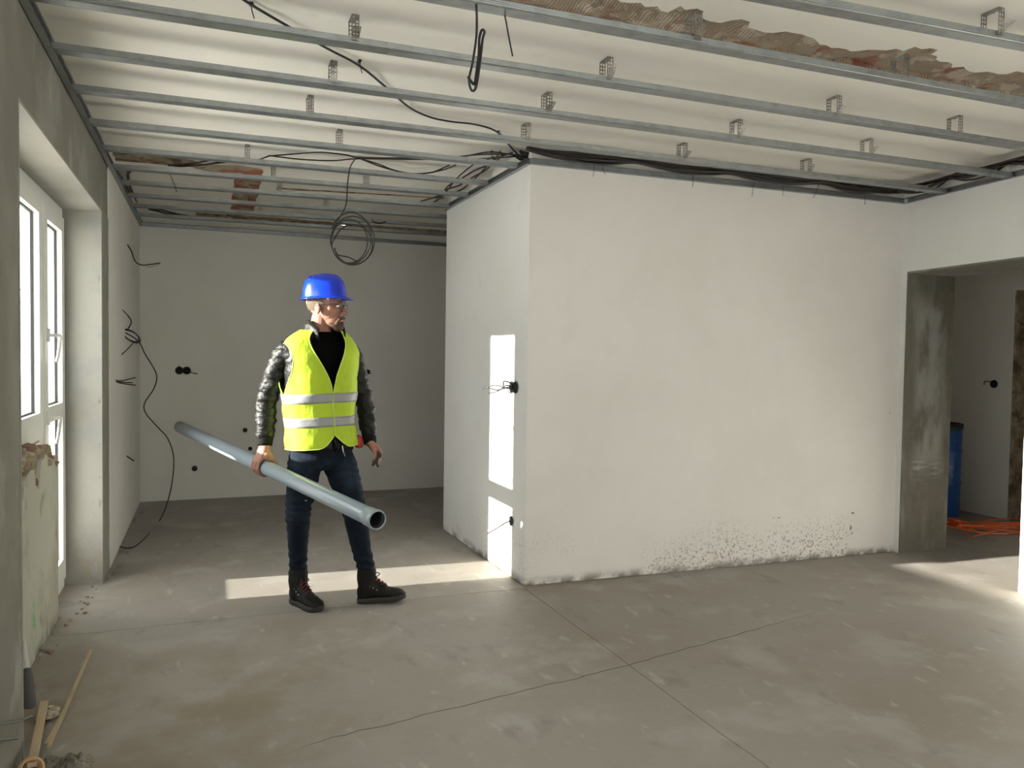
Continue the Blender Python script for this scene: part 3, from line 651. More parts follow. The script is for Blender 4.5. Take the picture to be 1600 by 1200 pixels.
# ------------------------------------------------------------------ electrical boxes
def ebox(c, nrm, r, label, n=1, wires=(), axis=None):
    c = Vector(c); nrm = Vector(nrm).normalized(); u = axis or nrm.cross(Vector((0, 0, 1))).normalized(); v = u.cross(nrm)
    t = thing('socket_box', label, 'socket box', c)
    for i in range(n):
        cc_ = c+u*(i-(n-1)/2)*r*1.9; ring = []; prof = [(r*1.12, .0), (r*1.12, .003), (r*.92, .0035), (r*.88, -.002), (r*.85, -.0)]
        ring = [[cc_+nrm*h+(u*math.cos(a)+v*math.sin(a))*q for a in [2*PI*k/20 for k in range(20)]] for q, h in prof]
        MB().loft(ring, caps=False).build('rim', 'black', t, True)
        MB().loft([[cc_+nrm*.0015+(u*math.cos(a)+v*math.sin(a))*r*q for a in [2*PI*k/20 for k in range(20)]] for q in (.9, .02)], caps=False).build('cavity', 'hole', t)
    for w_ in wires: MB().tube(smooth_pts([c+nrm*.001]+[c+Vector(p) for p in w_], 5), .0048, 6).build('wire', 'cable', t, True)
    return t
pb = onx(803, 605, 1.822)
ebox((1.819, pb.y, pb.z), (-1, 0, 0), .034, 'double flush socket box with loose wires in the sunlit strip of the block wall', 2,
     [[(-.03, .01, .0), (-.09, .06, -.02), (-.15, .12, .0)], [(-.03, .0, -.01), (-.10, .07, .01), (-.16, .13, -.015)], [(-.04, .02, .01), (-.08, .08, -.03), (-.12, .13, -.045)], [(-.03, -.01, .03), (-.06, .02, .035), (-.05, .04, .0)]])
pb = onx(799, 814, 1.822)
ebox((1.819, pb.y, pb.z), (-1, 0, 0), .028, 'single flush socket box with one wire low on the block wall', 1, [[(-.03, .01, -.01), (-.08, .04, -.05), (-.13, .08, -.09)]])
pb = ony(286, 579, 8.018); ebox(pb, (0, -1, 0), .034, 'double socket box with short wires on the back wall left of the worker', 2, [[(.03, -.03, .0), (.08, -.04, -.02), (.13, -.05, -.03)], [(-.02, -.03, .03), (-.04, -.04, .04)]])
pb = ony(575, 581, 8.018); ebox(pb, (0, -1, 0), .022, 'small dark box on the back wall right of the worker', 1, [[(.03, -.02, -.02)]])
pb = ony(383, 672, 8.018); ebox(pb, (0, -1, 0), .020, 'small round hole box behind the held pipe on the back wall', 1)
pb = ony(304, 732, 8.018); ebox(pb, (0, -1, 0), .024, 'round socket box low on the back wall under the pipe', 1, [[(-.02, -.02, .015)]])
pb = ony(391, 701, 8.018); ebox(pb, (0, -1, 0), .018, 'tiny dark box just above the pipe beside the gripping hand', 1)
pb = onx(1553, 600, 6.798); ebox(pb, (-1, 0, 0), .034, 'round socket box with a bent wire on the wall of the room beyond the doorway', 1, [[(-.02, .03, .02), (-.03, .07, .02), (-.02, .08, -.01)]])
# plaster chips on the block front wall
def chip(u, v, w_, h_, seed, lab):
    p = ony(u, v, 4.34); y = 4.375-(p.x-1.83)*.0285-.0008; r = random.Random(seed); n = 9
    pts = [(p.x+w_*math.cos(a)*r.uniform(.6, 1.1), y, p.z+h_*math.sin(a)*r.uniform(.6, 1.1)) for a in [2*PI*k/n for k in range(n)]]
    MB().add(pts+[(a, b_+.004, c) for a, b_, c in pts], [tuple(range(n))]+[(i, (i+1) % n, n+(i+1) % n, n+i) for i in range(n)]).build('plaster_chip', 'cement_strip', wk)
for i, c in enumerate(((1326, 800, .014, .009), (1323, 823, .012, .020), (1325, 831, .004, .012), (1214, 808, .014, .005), (1206, 808, .010, .003), (1353, 858, .012, .012), (1382, 645, .003, .01))): chip(*c, i, '')

# ------------------------------------------------------------------ far room things
bc = Vector((6.34, 5.22, 0)); t = thing('barrel', 'tall blue plastic barrel standing behind the concrete door reveal', 'barrel', bc)
prof = [(.19, .0), (.205, .02), (.205, .30), (.212, .31), (.212, .33), (.205, .34), (.205, .60), (.212, .61), (.212, .63), (.205, .64), (.205, .80), (.20, .83)]
MB().loft([[bc+Vector((q*math.cos(a), q*math.sin(a), z)) for a in [2*PI*k/36 for k in range(36)]] for q, z in prof]).build('drum', 'blue_barrel', t, True)
prof = [(.21, .815), (.214, .82), (.214, .865), (.20, .87), (.195, .85), (.02, .85)]
MB().loft([[bc+Vector((q*math.cos(a), q*math.sin(a), z)) for a in [2*PI*k/36 for k in range(36)]] for q, z in prof], caps=False).build('rim', 'black', t, True)
rr = random.Random(12); pts = []
ctr = onz(1525, 822, 0)
for k in range(40):
    a = k*1.1+rr.uniform(-.7, .7); q = rr.uniform(.10, .50); pts.append((ctr.x-.08+q*math.cos(a)*1.0, ctr.y-.18+q*math.sin(a)*.62, .010+rr.uniform(0, .07)))
cable(pts, .0048, 'tangled orange extension cable in a heap on the floor by the blue barrel', 'extension_cable', 'orange', k=5)
q_ = onz(1487, 822, 0); t = thing('plug_socket', 'small orange plug block on the floor at the end of the orange cable', 'plug', q_)
MB().obox(q_+Vector((0, 0, .035)), (.035, 0, 0), (0, .05, 0), (0, 0, .03)).build('body', 'orange', t); MB().tube([q_+Vector((0, -.05, .035)), q_+Vector((0, -.08, .03))], .014, 8).build('cord_sleeve', 'orange', t, True)

# ------------------------------------------------------------------ clutter in the near left corner
def stick(a, c, w_, h_, lab, m='wood'):
    a = Vector(a); c = Vector(c); d = (c-a)/2; s = d.cross(Vector((0, 0, 1))).normalized(); n = s.cross(d).normalized()
    return tag(MB().obox((a+c)/2, d, s*w_/2, n*h_/2).build('wood_strip', m), lab, 'wood strip')
a = onz(142, 1019, .0); c = onz(76, 1172, .0); stick(a+Vector((0, 0, .007)), c+Vector((0, 0, .007)), .012, .012, 'long thin pale wooden strip lying on the floor at the lower left')
a = onz(103, 1112, .0); c = onz(82, 1165, .0); stick(a+Vector((-.004, 0, .006)), c+Vector((-.02, 0, .006)), .012, .01, 'short grey wooden strip lying beside the long pale strip')
a = onz(69, 1098, .04); c = onz(50, 1195, .06); stick(a, c, .026, .016, 'thick wooden lath leaning over the tape roll in the corner')
a = onz(95, 1110, .0); c = onz(62, 1195, .0); stick(a+Vector((0, 0, .004)), c+Vector((0, 0, .004)), .05, .006, 'flat grey board offcut lying between the laths', 'cement_strip')
rb = onz(80, 1122, .0)+Vector((-.01, .01, 0)); t = thing('rubble_heap', 'small heap of broken rubble and crumpled film beside the leaning lath', 'rubble', rb)
for k in range(14): chunk(rb+Vector((R_.uniform(-.03, .028), R_.uniform(-.05, .05), R_.uniform(.008, .028))), (.016, .02, .013), 300+k).build('stone', 'rubble', t)
# two-tone grey pole leaning in the niche
p1 = onx(50, 1150, -.64); p0 = onx(38, 1003, -.70)
pm_ = p0.lerp(p1, .32)
t = thing('cartridge_tube', 'grey cone-tipped tube leaning upright in the corner of the niche', 'tube', (p1.x, p1.y, 0))
e_ = p1+(p1-p0).normalized()*.12
MB().tube([p0, pm_], [.006, .014], 14, True).build('nozzle', 'lighttube', t, True)
MB().tube([pm_, pm_.lerp(p1, .1), p1], [.017, .021, .026], 18, True).build('body', 'greytube', t, True)
# roll
rc = onz(46, 1214, .02)+Vector((0, .0, .02)); t = thing('tape_roll', 'brown cardboard roll lying at the bottom left edge', 'tape roll', rc)
ax = Vector((.35, -.6, .5)).normalized(); u_ = ax.orthogonal().normalized(); v_ = ax.cross(u_)
ring = [[rc+ax*h+(u_*math.cos(a)+v_*math.sin(a))*q for a in [2*PI*k/32 for k in range(32)]] for q, h in ((.030, -.03), (.034, -.03), (.034, .03), (.030, .03), (.030, -.03))]
MB().loft(ring, caps=False).build('cardboard_core', 'card', t, True)
ring = [[rc+ax*h+(u_*math.cos(a)+v_*math.sin(a))*q for a in [2*PI*k/32 for k in range(32)]] for q, h in ((.0345, -.024), (.040, -.024), (.040, .02), (.0345, .02), (.0345, -.024))]
MB().loft(ring, caps=False).build('tape', 'card', t, True)
# crumpled clear film
fc = onz(112, 1196, 0); m_ = MB(); n = 22; g_ = []
for j in range(n):
    for i in range(n):
        x = (i/(n-1)-.5)*.22; y = (j/(n-1)-.5)*.2; e_ = max(0, 1-(x/.11)**2)*max(0, 1-(y/.10)**2); k_ = 1+.25*noise.noise(Vector((x*30, y*30, 9))); g_.append((fc.x-.03+x*k_*.8, fc.y-.03+y*k_*.8, .003+(.010+.060*abs(noise.noise(Vector((x*14, y*14, 5))))+.03*abs(noise.noise(Vector((x*40, y*40, 2)))))*min(1, e_*2.5)))
m_.add(g_, [(j*n+i, j*n+i+1, (j+1)*n+i+1, (j+1)*n+i) for j in range(n-1) for i in range(n-1)])
tag(m_.build('plastic_film', 'film'), 'crumpled translucent plastic film on the floor at the bottom left', 'plastic film')
cable([onx(-30, 1135, LX+.005), onx(0, 1131, LX+.006), onx(30, 1126, LX+.01), onx(50, 1119, -.60)], .0045, 'upper dark cable coming round the near pier edge', 'cable_stub', 'cable_grey')
cable([onx(-30, 1158, LX+.005), onx(0, 1156, LX+.006), onx(27, 1153, LX+.008)], .005, 'lower dark cable end on the face of the near pier', 'cable_stub', 'cable_grey')

#PERSON
# ------------------------------------------------------------------ the worker
PY = 4.36
per = thing('person', 'person in blue hard hat, yellow reflective vest and dark jeans carrying a long grey pipe', 'person', (.62, PY, 0))
TYAW = math.radians(20)
def rotz(a): return Matrix.Rotation(a, 3, 'Z')
RT = rotz(TYAW)
def lerpt(tab, s):
    if s <= tab[0][0]: return tab[0][1:]
    for a, b in zip(tab, tab[1:]):
        if s <= b[0]:
            t = (s-a[0])/(b[0]-a[0]); t = t; return tuple(p+(q-p)*t for p, q in zip(a[1:], b[1:]))
    return tab[-1][1:]
# torso section table: s -> z, centre x, centre y, half width, half depth
TT = [(0, .86, .598, PY, .168, .125), (.1, .93, .592, PY, .168, .125), (.2, 1.02, .585, PY, .165, .120), (.35, 1.14, .578, PY, .170, .125), (.5, 1.26, .575, PY, .182, .132), (.62, 1.34, .575, PY, .190, .132),
      (.72, 1.425, .575, PY, .190, .124), (.79, 1.475, .578, PY, .178, .110), (.85, 1.503, .583, PY, .150, .095), (.91, 1.523, .590, PY-.005, .118, .082), (.96, 1.540, .595, PY-.01, .090, .070), (1.0, 1.556, .598, PY-.012, .072, .064)]
def smo(s):
    h = .035; a = lerpt(TT, s-h); b = lerpt(TT, s); c = lerpt(TT, s+h); return tuple((x+2*y+z)/4 for x, y, z in zip(a, b, c))
def tors(s, th, da=0.0, db=None, n=2.3, dz=0.0):
    """th = 0 is the front, positive towards his left (picture right)"""
    db = da if db is None else db
    z, cx, cy, a, b = smo(s); c, sn = math.cos(th), math.sin(th)
    up = max(0, s-.72)/.28
    x = (a+da*(1-.6*up))*math.copysign(abs(sn)**(2/n), sn); y = -(b+db*(1-.5*up))*math.copysign(abs(c)**(2/n), c)
    return Vector((cx, cy, z+up*da*.8+dz)) + RT @ Vector((x, y, 0))
def s_of_z(z):
    lo, hi = 0, 1
    for _ in range(30):
        m = (lo+hi)/2
        if smo(m)[0] < z: lo = m
        else: hi = m
    return lo
NZ = lambda p, f: noise.noise(Vector(p)*f)

# --- pipe and grip geometry
PA, PB = atd(590, 813, 3.25), atd(281, 667, 5.35)
PD = (PA-PB).normalized()
def pipe_at(u):
    best = min((abs((lambda c: CX+F*c.x/-c.z)(RM.transposed() @ (PB.lerp(PA, t/400)-CAM))-u), t) for t in range(401)); return PB.lerp(PA, best[1]/400)
PG = pipe_at(413)
PR = .0385

# --- joints
RSh = ony(447, 548, PY-.02); REl = ony(417, 624, PG.y+.05); RWr = PG+Vector((.002, .01, .118))
LSh = ony(548, 550, PY+.05); LEl = ony(570, 628, PY+.07); LWr = ony(578, 692, PY-.02)
Rhip = Vector((.510, PY-.005, .90)); Lhip = Vector((.665, PY+.02, .90))
Rkn = ony(466, 795, PY-.05); Lkn = ony(555, 803, PY-.04)
Ran = Vector((.480, 4.472, .185)); Lan = ony(573, 900, PY+.01)
# --- head
HC = ony(509, 482, PY-.03); HYAW = math.radians(60); RH = rotz(HYAW)
def H(x, y, z): return HC + RH @ Vector((x, y, z))
def hand_right(b, gr=0):
    e1 = PD; up = Vector((0, 0, 1)); n = (e1.cross(up)).normalized()
    if n.x > 0: n = -n
    up = n.cross(e1); up = up if up.z > 0 else -up; up.normalize()
    R = PR+.009
    def Q(off, ang, rad=R): a = math.radians(ang); return PG+e1*off+(n*math.cos(a)+up*math.sin(a))*rad
    # palm: from the wrist over the top of the pipe to the knuckles
    W = RWr
    for o in (-.030, -.010, .010, .030):
        b.tube([W+e1*o*.55, PG+e1*o*.9+up*(PR+.045)+n*.012, Q(o, 62, R+.010), Q(o*1.05, 38, R+.006)], [.019, .018, .0155, .0125], 10, True)
    ln = (.86, 1.0, 1.03, .95)
    for i, o in enumerate((-.040, -.0155, .0095, .035)):
        l = ln[i]; r0 = (.0082, .0090, .0094, .0092)[i]
        b.tube([Q(o, 45, R+.006), Q(o, 22, R+.003), Q(o+.001, -2*l-5, R+.004), Q(o+.001, -35*l, R), Q(o, -70*l, R-.001), Q(o-.001, -105*l, R-.003)], [r0*1.1, r0*1.02, r0*1.05, r0*.92, r0*.88, r0*.75], 10, True)
    b.ell(PG+e1*.040+up*(PR+.026)+n*.004, (.020, .020, .024)); b.ell(PG+e1*.050+up*(PR+.010)-n*.012, (.014, .014, .013))
    b.tube([W+e1*.02-n*.005, PG+e1*.035+up*(PR+.040)-n*.008, Q(.050, 118, R+.008), Q(.060, 150, R+.001), Q(.066, 182, R-.001)], [.018, .016, .0125, .0105, .0085], 10, True)
def hand_left(b):
    W = LWr; K = ony(593, 708, PY-.05)
    d = (K-W).normalized(); s = Vector((.42, -.88, -.25)); s = (s-d*s.dot(d)).normalized(); c = d.cross(s)
    if c.x > 0: c = -c                      # curl direction: towards the leg
    for i, o in enumerate((-.036, -.012, .012, .035)):
        b.tube([W+s*o*.5, W.lerp(K, .5)+s*o*.85, K+s*o], [.018, .017, .0125], 10, True)
        l = (.9, 1.05, 1.08, 1.0)[i]; r0 = .0092
        p0 = K+s*o; p1 = p0+d*.026*l+c*.020*l; p2 = p1+c*.026*l+d*.006; p3 = p2+c*.006*l-d*.022*l
        b.tube([p0, p1, p2, p3], [r0*1.12, r0, r0*.92, r0*.78], 10, True)
    b.tube([W+s*.018+c*.004, W.lerp(K, .45)+s*.036+c*.012, W.lerp(K, .85)+s*.044+c*.030, K+s*.040+c*.045+d*.008], [.017, .0145, .0115, .009], 10, True)
    return K, d, c, s

# --- body: one continuous surface
b = MB()
b.loft([[tors(s, 2*PI*k/28, -.028) for k in range(28)] for s in [i/14 for i in range(15)]])
b.tube([H(0, .035, -.05)-Vector((0, 0, .14)), H(0, .028, -.105), H(0, .02, -.05)], [.064, .057, .056], 20, True)
b.ell(H(0, .012, .042), (.073, .094, .090), RH, 28, 20)
b.ell(H(0, -.022, -.012), (.060, .070, .085), RH, 24, 18)
b.ell(H(0, -.035, -.062), (.047, .056, .047), RH, 24, 18)
b.ell(H(0, -.078, -.094), (.024, .018, .020), RH)
b.tube([H(-.030, -.083, .034), H(0, -.093, .032), H(.030, -.083, .034)], [.010, .012, .010], 10, True)
b.tube([H(0, -.090, .020), H(0, -.104, -.006), H(0, -.116, -.024)], [.008, .010, .0125], 10, True)
for sx in (-1, 1):
    b.ell(H(sx*.011, -.103, -.028), (.009, .011, .009), RH)
    b.tube([H(sx*.020, -.080, -.012), H(sx*.040, -.072, -.010), H(sx*.055, -.045, -.004)], [.012, .015, .013], 10, True)
    b.ell(H(sx*.074, .016, -.006), (.010, .019, .030), RH @ rotz(sx*.35), 16, 12)
b.tube([H(-.018, -.088, -.060), H(0, -.095, -.058), H(.018, -.088, -.060)], [.006, .0075, .006], 8, True)
b.tube([H(-.015, -.086, -.071), H(0, -.093, -.072), H(.015, -.086, -.071)], [.006, .0075, .006], 8, True)
b.tube([RSh, REl, RWr+Vector((0, 0, .0))], [.045, .038, .026], 14, True); hand_right(b)
b.tube([LSh, LEl, LWr], [.045, .038, .026], 14, True); LK, Ld, Lc, Ls = hand_left(b)
b.tube([Rhip, Rkn, Rkn.lerp(Ran, .45)+Vector((0, .006, 0)), Ran, Ran-Vector((0, 0, .04))], [.070, .044, .038, .027, .026], 16, True); b.tube([Lhip, Lkn, Lkn.lerp(Lan, .45)+Vector((0, .006, 0)), Lan, Lan-Vector((0, 0, .04))], [.070, .044, .038, .027, .026], 16, True)
body = remesh(b, 'body', 'skin', per, .0026, 2, None, .4)
# face details
for sx in (-1, 1):
    e = MB(); e.ell(H(sx*.030, -.0835, .010), (.0125, .008, .0065), RH, 16, 10); eo = e.build('eye', 'eye', per, True)
    e = MB(); e.ell(H(sx*.030+.002, -.0905, .010), (.0052, .0022, .0052), RH, 12, 8); e.build('iris', 'iris', eo, True)
    MB().tube([H(sx*.014, -.099, .032), H(sx*.030, -.097, .037), H(sx*.046, -.083, .032)], [.0035, .0045, .0025], 8, True).build('eyebrow', 'beard', per, True)
MB().tube([H(-.017, -.092, -.066), H(0, -.1005, -.065), H(.017, -.092, -.066)], [.003, .0045, .003], 8, True).build('lips', 'lip', per, True)
b = MB(); b.ell(H(0, -.070, -.098), (.037, .032, .030), RH, 24, 16); b.ell(H(0, -.090, -.088), (.022, .013, .016), RH)
for sx in (-1, 1):
    b.tube([H(sx*.002, -.103, -.048), H(sx*.016, -.100, -.050), H(sx*.027, -.088, -.062), H(sx*.032, -.076, -.085)], [.0060, .0065, .0075, .012], 10, True)
    b.tube([H(sx*.030, -.068, -.094), H(sx*.040, -.052, -.092), H(sx*.046, -.038, -.086)], [.016, .012, .007], 10, True)
remesh(b, 'beard', 'beard', per, .004, 2, lambda p: .0012*NZ(p, 260))
hv = MB(); rg, sg = 26, 48; pts = []
for i in range(rg+1):
    t = PI*i/rg
    for k in range(sg):
        a = 2*PI*k/sg; q = Vector((.0765*math.sin(t)*math.cos(a), .0975*math.sin(t)*math.sin(a), .092*math.cos(t)))
        pts.append((q, H(0, .012, .040)+RH@(q*(1+.012*NZ(q, 200)))))
fs = []
for i in range(rg):
    for k in range(sg):
        ids = (i*sg+k, i*sg+(k+1) % sg, (i+1)*sg+(k+1) % sg, (i+1)*sg+k); c = sum((pts[j][0] for j in ids), Vector())/4
        if (c.z > .02 and c.y > -.07) or (c.y > .014 and c.z > -.052) or (c.y > -.028 and c.z > -.018 and abs(c.x) > .05): fs.append(ids)
hv.add([p for _, p in pts], fs); ho = hv.build('hair', 'hair', per, True)
# safety glasses / spectacles
gz = .012; go = MB()
for sx in (-1, 1):
    cx_ = sx*.032; ring = [H(cx_+.0245*math.cos(a)*(1-.0*abs(math.sin(a))), -.1035+.10*abs(cx_+.0245*math.cos(a))**1.35, gz+.017*math.copysign(abs(math.sin(a))**.7, math.sin(a))) for a in [2*PI*k/24 for k in range(25)]]
    go.tube(ring, .0018, 6)
    go.tube([H(sx*.056, -.094, gz+.008), H(sx*.072, -.060, gz+.006), H(sx*.082, .004, gz+.004), H(sx*.083, .022, gz-.006)], .0020, 6)
go.tube([H(-.009, -.105, gz+.004), H(0, -.109, gz+.006), H(.009, -.105, gz+.004)], .0018, 6)
gobj = go.build('glasses', 'black', per, True)
for sx in (-1, 1):
    cx_ = sx*.032; v_ = [H(cx_+.024*math.cos(a), -.1035+.10*abs(cx_+.024*math.cos(a))**1.35, gz+.0165*math.copysign(abs(math.sin(a))**.7, math.sin(a))) for a in [2*PI*k/24 for k in range(24)]]
    MB().add(v_, [tuple(range(24))]).build('lens', 'glass', gobj)
# hard hat
HT = Matrix.Rotation(math.radians(-2), 3, 'X')
def HH(x, y, z): return H(0, .006, .058) + RH @ (HT @ Vector((x, y, z)))
hr = [(0, 1.0), (.02, .995), (.045, .97), (.07, .925), (.09, .86), (.106, .76), (.118, .62), (.126, .45), (.130, .25), (.1315, .03)]
b = MB(); rings = []
def hp(a, q, z):
    n = 2.35; x = .098*q*math.copysign(abs(math.sin(a))**(2/n), math.sin(a)); y = -.119*q*math.copysign(abs(math.cos(a))**(2/n), math.cos(a))
    rd = 0
    if z > .07: rd = .004*max(0, 1-abs(abs(x)-.0)/.016) + .003*max(0, 1-abs(abs(x)-.038)/.010)
    return HH(x, y, z+rd*min(1, (z-.07)/.03) if z > .07 else z)
SG = 72
rings = [[hp(2*PI*k/SG, q, z) for k in range(SG)] for z, q in hr]
b.loft(rings, caps=False); b.f.append(tuple(len(b.v)-SG+k for k in range(SG))); b.m.append(0)
inner = [[hp(2*PI*k/SG, q*.965, z*.975) for k in range(SG)] for z, q in hr]; b.loft(inner, caps=False)
hat = b.build('hard_hat', 'helmet', per, True)
b = MB(); rings = []
for q, dz in ((.965, 0), (1.0, .003), (1.03, .001), (1.10, -.005), (1.135, -.006), (1.135, -.010), (1.05, -.006), (.965, -.003)):
    r_ = []
    for k in range(SG):
        a = 2*PI*k/SG; n = 2.35; pk = max(0, math.cos(a))**3; e = (q-.965)
        x = .098*q*math.copysign(abs(math.sin(a))**(2/n), math.sin(a)); y = -(.119*q+pk*.16*e*1.0)*math.copysign(abs(math.cos(a))**(2/n), math.cos(a))
        r_.append(HH(x, y, dz-.05*e*pk))
    rings.append(r_)
b.loft(rings, caps=False); b.build('brim', 'helmet', hat, True)
b = MB()      # inner headband with white tabs
b.loft([[HH(.088*math.sin(a), -.106*math.cos(a), z) for a in [2*PI*k/40 for k in range(40)]] for z in (-.004, .012)], caps=False); b.build('headband', 'black', hat)
for a in (-62, 178, 150, 62):
    t = math.radians(a); p = HH(-.086*math.sin(t), -.104*math.cos(t), -.008); q = HH(-.084*math.sin(t), -.101*math.cos(t), -.034 if abs(a) > 100 else -.018)
    e = (RH @ Vector((-math.cos(t), math.sin(t), 0))).normalized()
    b = MB(); b.loft([[p-e*.013+Vector((0, 0, .02)), p+e*.013+Vector((0, 0, .02)), p+e*.013+Vector((0, 0, .02))+e.cross(Vector((0, 0, 1)))*.003, p-e*.013+Vector((0, 0, .02))+e.cross(Vector((0, 0, 1)))*.003],
            [q-e*.005, q+e*.005, q+e*.005+e.cross(Vector((0, 0, 1)))*.003, q-e*.005+e.cross(Vector((0, 0, 1)))*.003]]); b.build('strap', 'white', hat)

# --- shirt
b = MB(); b.loft([[tors(s, 2*PI*k/40, -.012) for k in range(40)] for s in [.1+.9*i/20 for i in range(21)]], caps=False)
zr = []
for z, r_ in ((1.500, .078), (1.528, .070), (1.540, .064), (1.538, .060)):
    zr.append([Vector((.598, PY-.012, z))+RT@Vector((r_*math.sin(a), -r_*math.cos(a)*1.02-.004, -.030*math.cos(a))) for a in [2*PI*k/32 for k in range(32)]])
b.loft(zr, caps=False); b.build('shirt', 'shirt', per, True)

# --- jacket: front open in a V; sleeves
def vopen(s):      # half opening angle of the jacket front
    z = smo(s)[0]; return .02+max(0, z-1.20)**1.6*4.0
def shell(th0, th1, s0, s1, off, ns, nt, wr=0, thick=.004):
    b = MB(); g1, g2 = [], []
    for i in range(ns+1):
        s = s0+(s1-s0)*i/ns; a, c = th0(s), th1(s)
        for j in range(nt+1):
            th = a+(c-a)*j/nt; p = tors(s, th, off); nn = (tors(s, th, off+.01)-tors(s, th, off)).normalized()
            d = wr*(NZ((p.x*1.0, p.y*1.0, p.z*1.8), 14)+.5*NZ((p.x, p.y, p.z*2.2), 30)) if wr else 0
            g1.append(p+nn*(d+thick/2)); g2.append(p+nn*(d-thick/2))
    n = nt+1; m = (ns+1)*n
    b.add(g1+g2, [(i*n+j, i*n+j+1, (i+1)*n+j+1, (i+1)*n+j) for i in range(ns) for j in range(nt)]+[(m+i*n+j, m+(i+1)*n+j, m+(i+1)*n+j+1, m+i*n+j+1) for i in range(ns) for j in range(nt)]
          +[(j, m+j, m+j+1, j+1) for j in range(nt)]+[(ns*n+j, ns*n+j+1, m+ns*n+j+1, m+ns*n+j) for j in range(nt)]
          +[(i*n, (i+1)*n, m+(i+1)*n, m+i*n) for i in range(ns)]+[(i*n+nt, m+i*n+nt, m+(i+1)*n+nt, (i+1)*n+nt) for i in range(ns)])
    return b
jk = shell(vopen, lambda s: 2*PI-vopen(s), .07, .97, .006, 70, 90, .006).build('jacket', 'leather', per, True)
b = shell(lambda s: .05, lambda s: 2*PI-.05, .045, .09, .004, 6, 90, .001, .006); b.build('waistband', 'knit', jk, True)
def sleeve(pts, rs, nm_):
    b = MB(); b.tube(smooth_pts(pts, 6), [x for x in np.interp(np.linspace(0, len(pts)-1, (len(pts)-1)*6+1), range(len(pts)), rs)], 28, True)
    ax0 = Vector(pts[1]); 
    def dsp(p):
        t = p.z
        fold = math.sin(p.z*95+4*NZ(p, 9)+p.x*30)*.5+.8*NZ((p.x, p.y, p.z*2.4), 22)
        k = 1.0 if t < 1.32 else .5
        return .0065*fold*k
    o = remesh(b, nm_, 'leather', jk, .006, 1, dsp); return o
def along(a, b_, t): return a.lerp(b_, t)
rw = (RWr-REl).normalized(); lw = (LWr-LEl).normalized()
sleeve([tors(.66, -1.35, -.06)+Vector((0, 0, .01)), RSh+Vector((.005, 0, -.005)), along(RSh, REl, .4)+Vector((-.006, 0, 0)), REl, along(REl, RWr, .45), RWr-rw*.055], [.062, .064, .064, .057, .056, .050], 'sleeve')
sleeve([tors(.66, 1.35, -.06)+Vector((0, 0, .01)), LSh+Vector((-.005, 0, -.005)), along(LSh, LEl, .4), LEl, along(LEl, LWr, .45), LWr-lw*.055], [.062, .060, .058, .052, .050, .044], 'sleeve')
for W, w_, r_ in ((RWr, rw, .043), (LWr, lw, .038)):
    b = MB(); u = w_.orthogonal().normalized(); v = w_.cross(u); rg_ = []
    for t, q in ((-.072, r_), (-.066, r_+.004), (-.01, r_-.002), (.004, r_-.003), (.004, r_-.007), (-.06, r_-.006)):
        rg_.append([W+w_*t+(u*math.cos(a)+v*math.sin(a))*(q+.0008*(k % 2)) for k, a in enumerate([2*PI*k/48 for k in range(48)])])
    b.loft(rg_, caps=False); b.build('cuff', 'knit', jk, True)
# stand-up collar, lying open at the front
b = MB(); nt = 60; rows_ = (0, .33, .66, 1.0); g1 = []
for off in (0, .005):
    for ri, t in enumerate(rows_):
        for j in range(nt+1):
            a0 = math.radians(38); a = a0+(2*PI-2*a0)*j/nt; c = math.cos(a)
            f_ = max(0, (c-.1)/.9)**1.3            # 1 at the front tips
            zb = 1.535-.055*f_; zt = 1.606-.072*f_-.010*max(0, 1-abs(math.sin(a)))*(c < 0)
            rb = .102+.022*f_; rt = .090+.044*f_
            z = zb+(zt-zb)*t; q = rb+(rt-rb)*t+off+.006*math.sin(t*PI)
            g1.append(Vector((.596, PY-.008, z))+RT@Vector((q*math.sin(a)*1.0, -q*math.cos(a)*.98, 0)))
n = nt+1; nr = len(rows_); m = nr*n
b.add(g1, [(i*n+j, i*n+j+1, (i+1)*n+j+1, (i+1)*n+j) for i in range(nr-1) for j in range(nt)]+[(m+i*n+j, m+(i+1)*n+j, m+(i+1)*n+j+1, m+i*n+j+1) for i in range(nr-1) for j in range(nt)]
      +[((nr-1)*n+j, (nr-1)*n+j+1, m+(nr-1)*n+j+1, m+(nr-1)*n+j) for j in range(nt)]+[(i*n, (i+1)*n, m+(i+1)*n, m+i*n) for i in range(nr-1)]+[(i*n+nt, m+i*n+nt, m+(i+1)*n+nt, (i+1)*n+nt) for i in range(nr-1)])
b.build('collar', 'leather', jk, True)

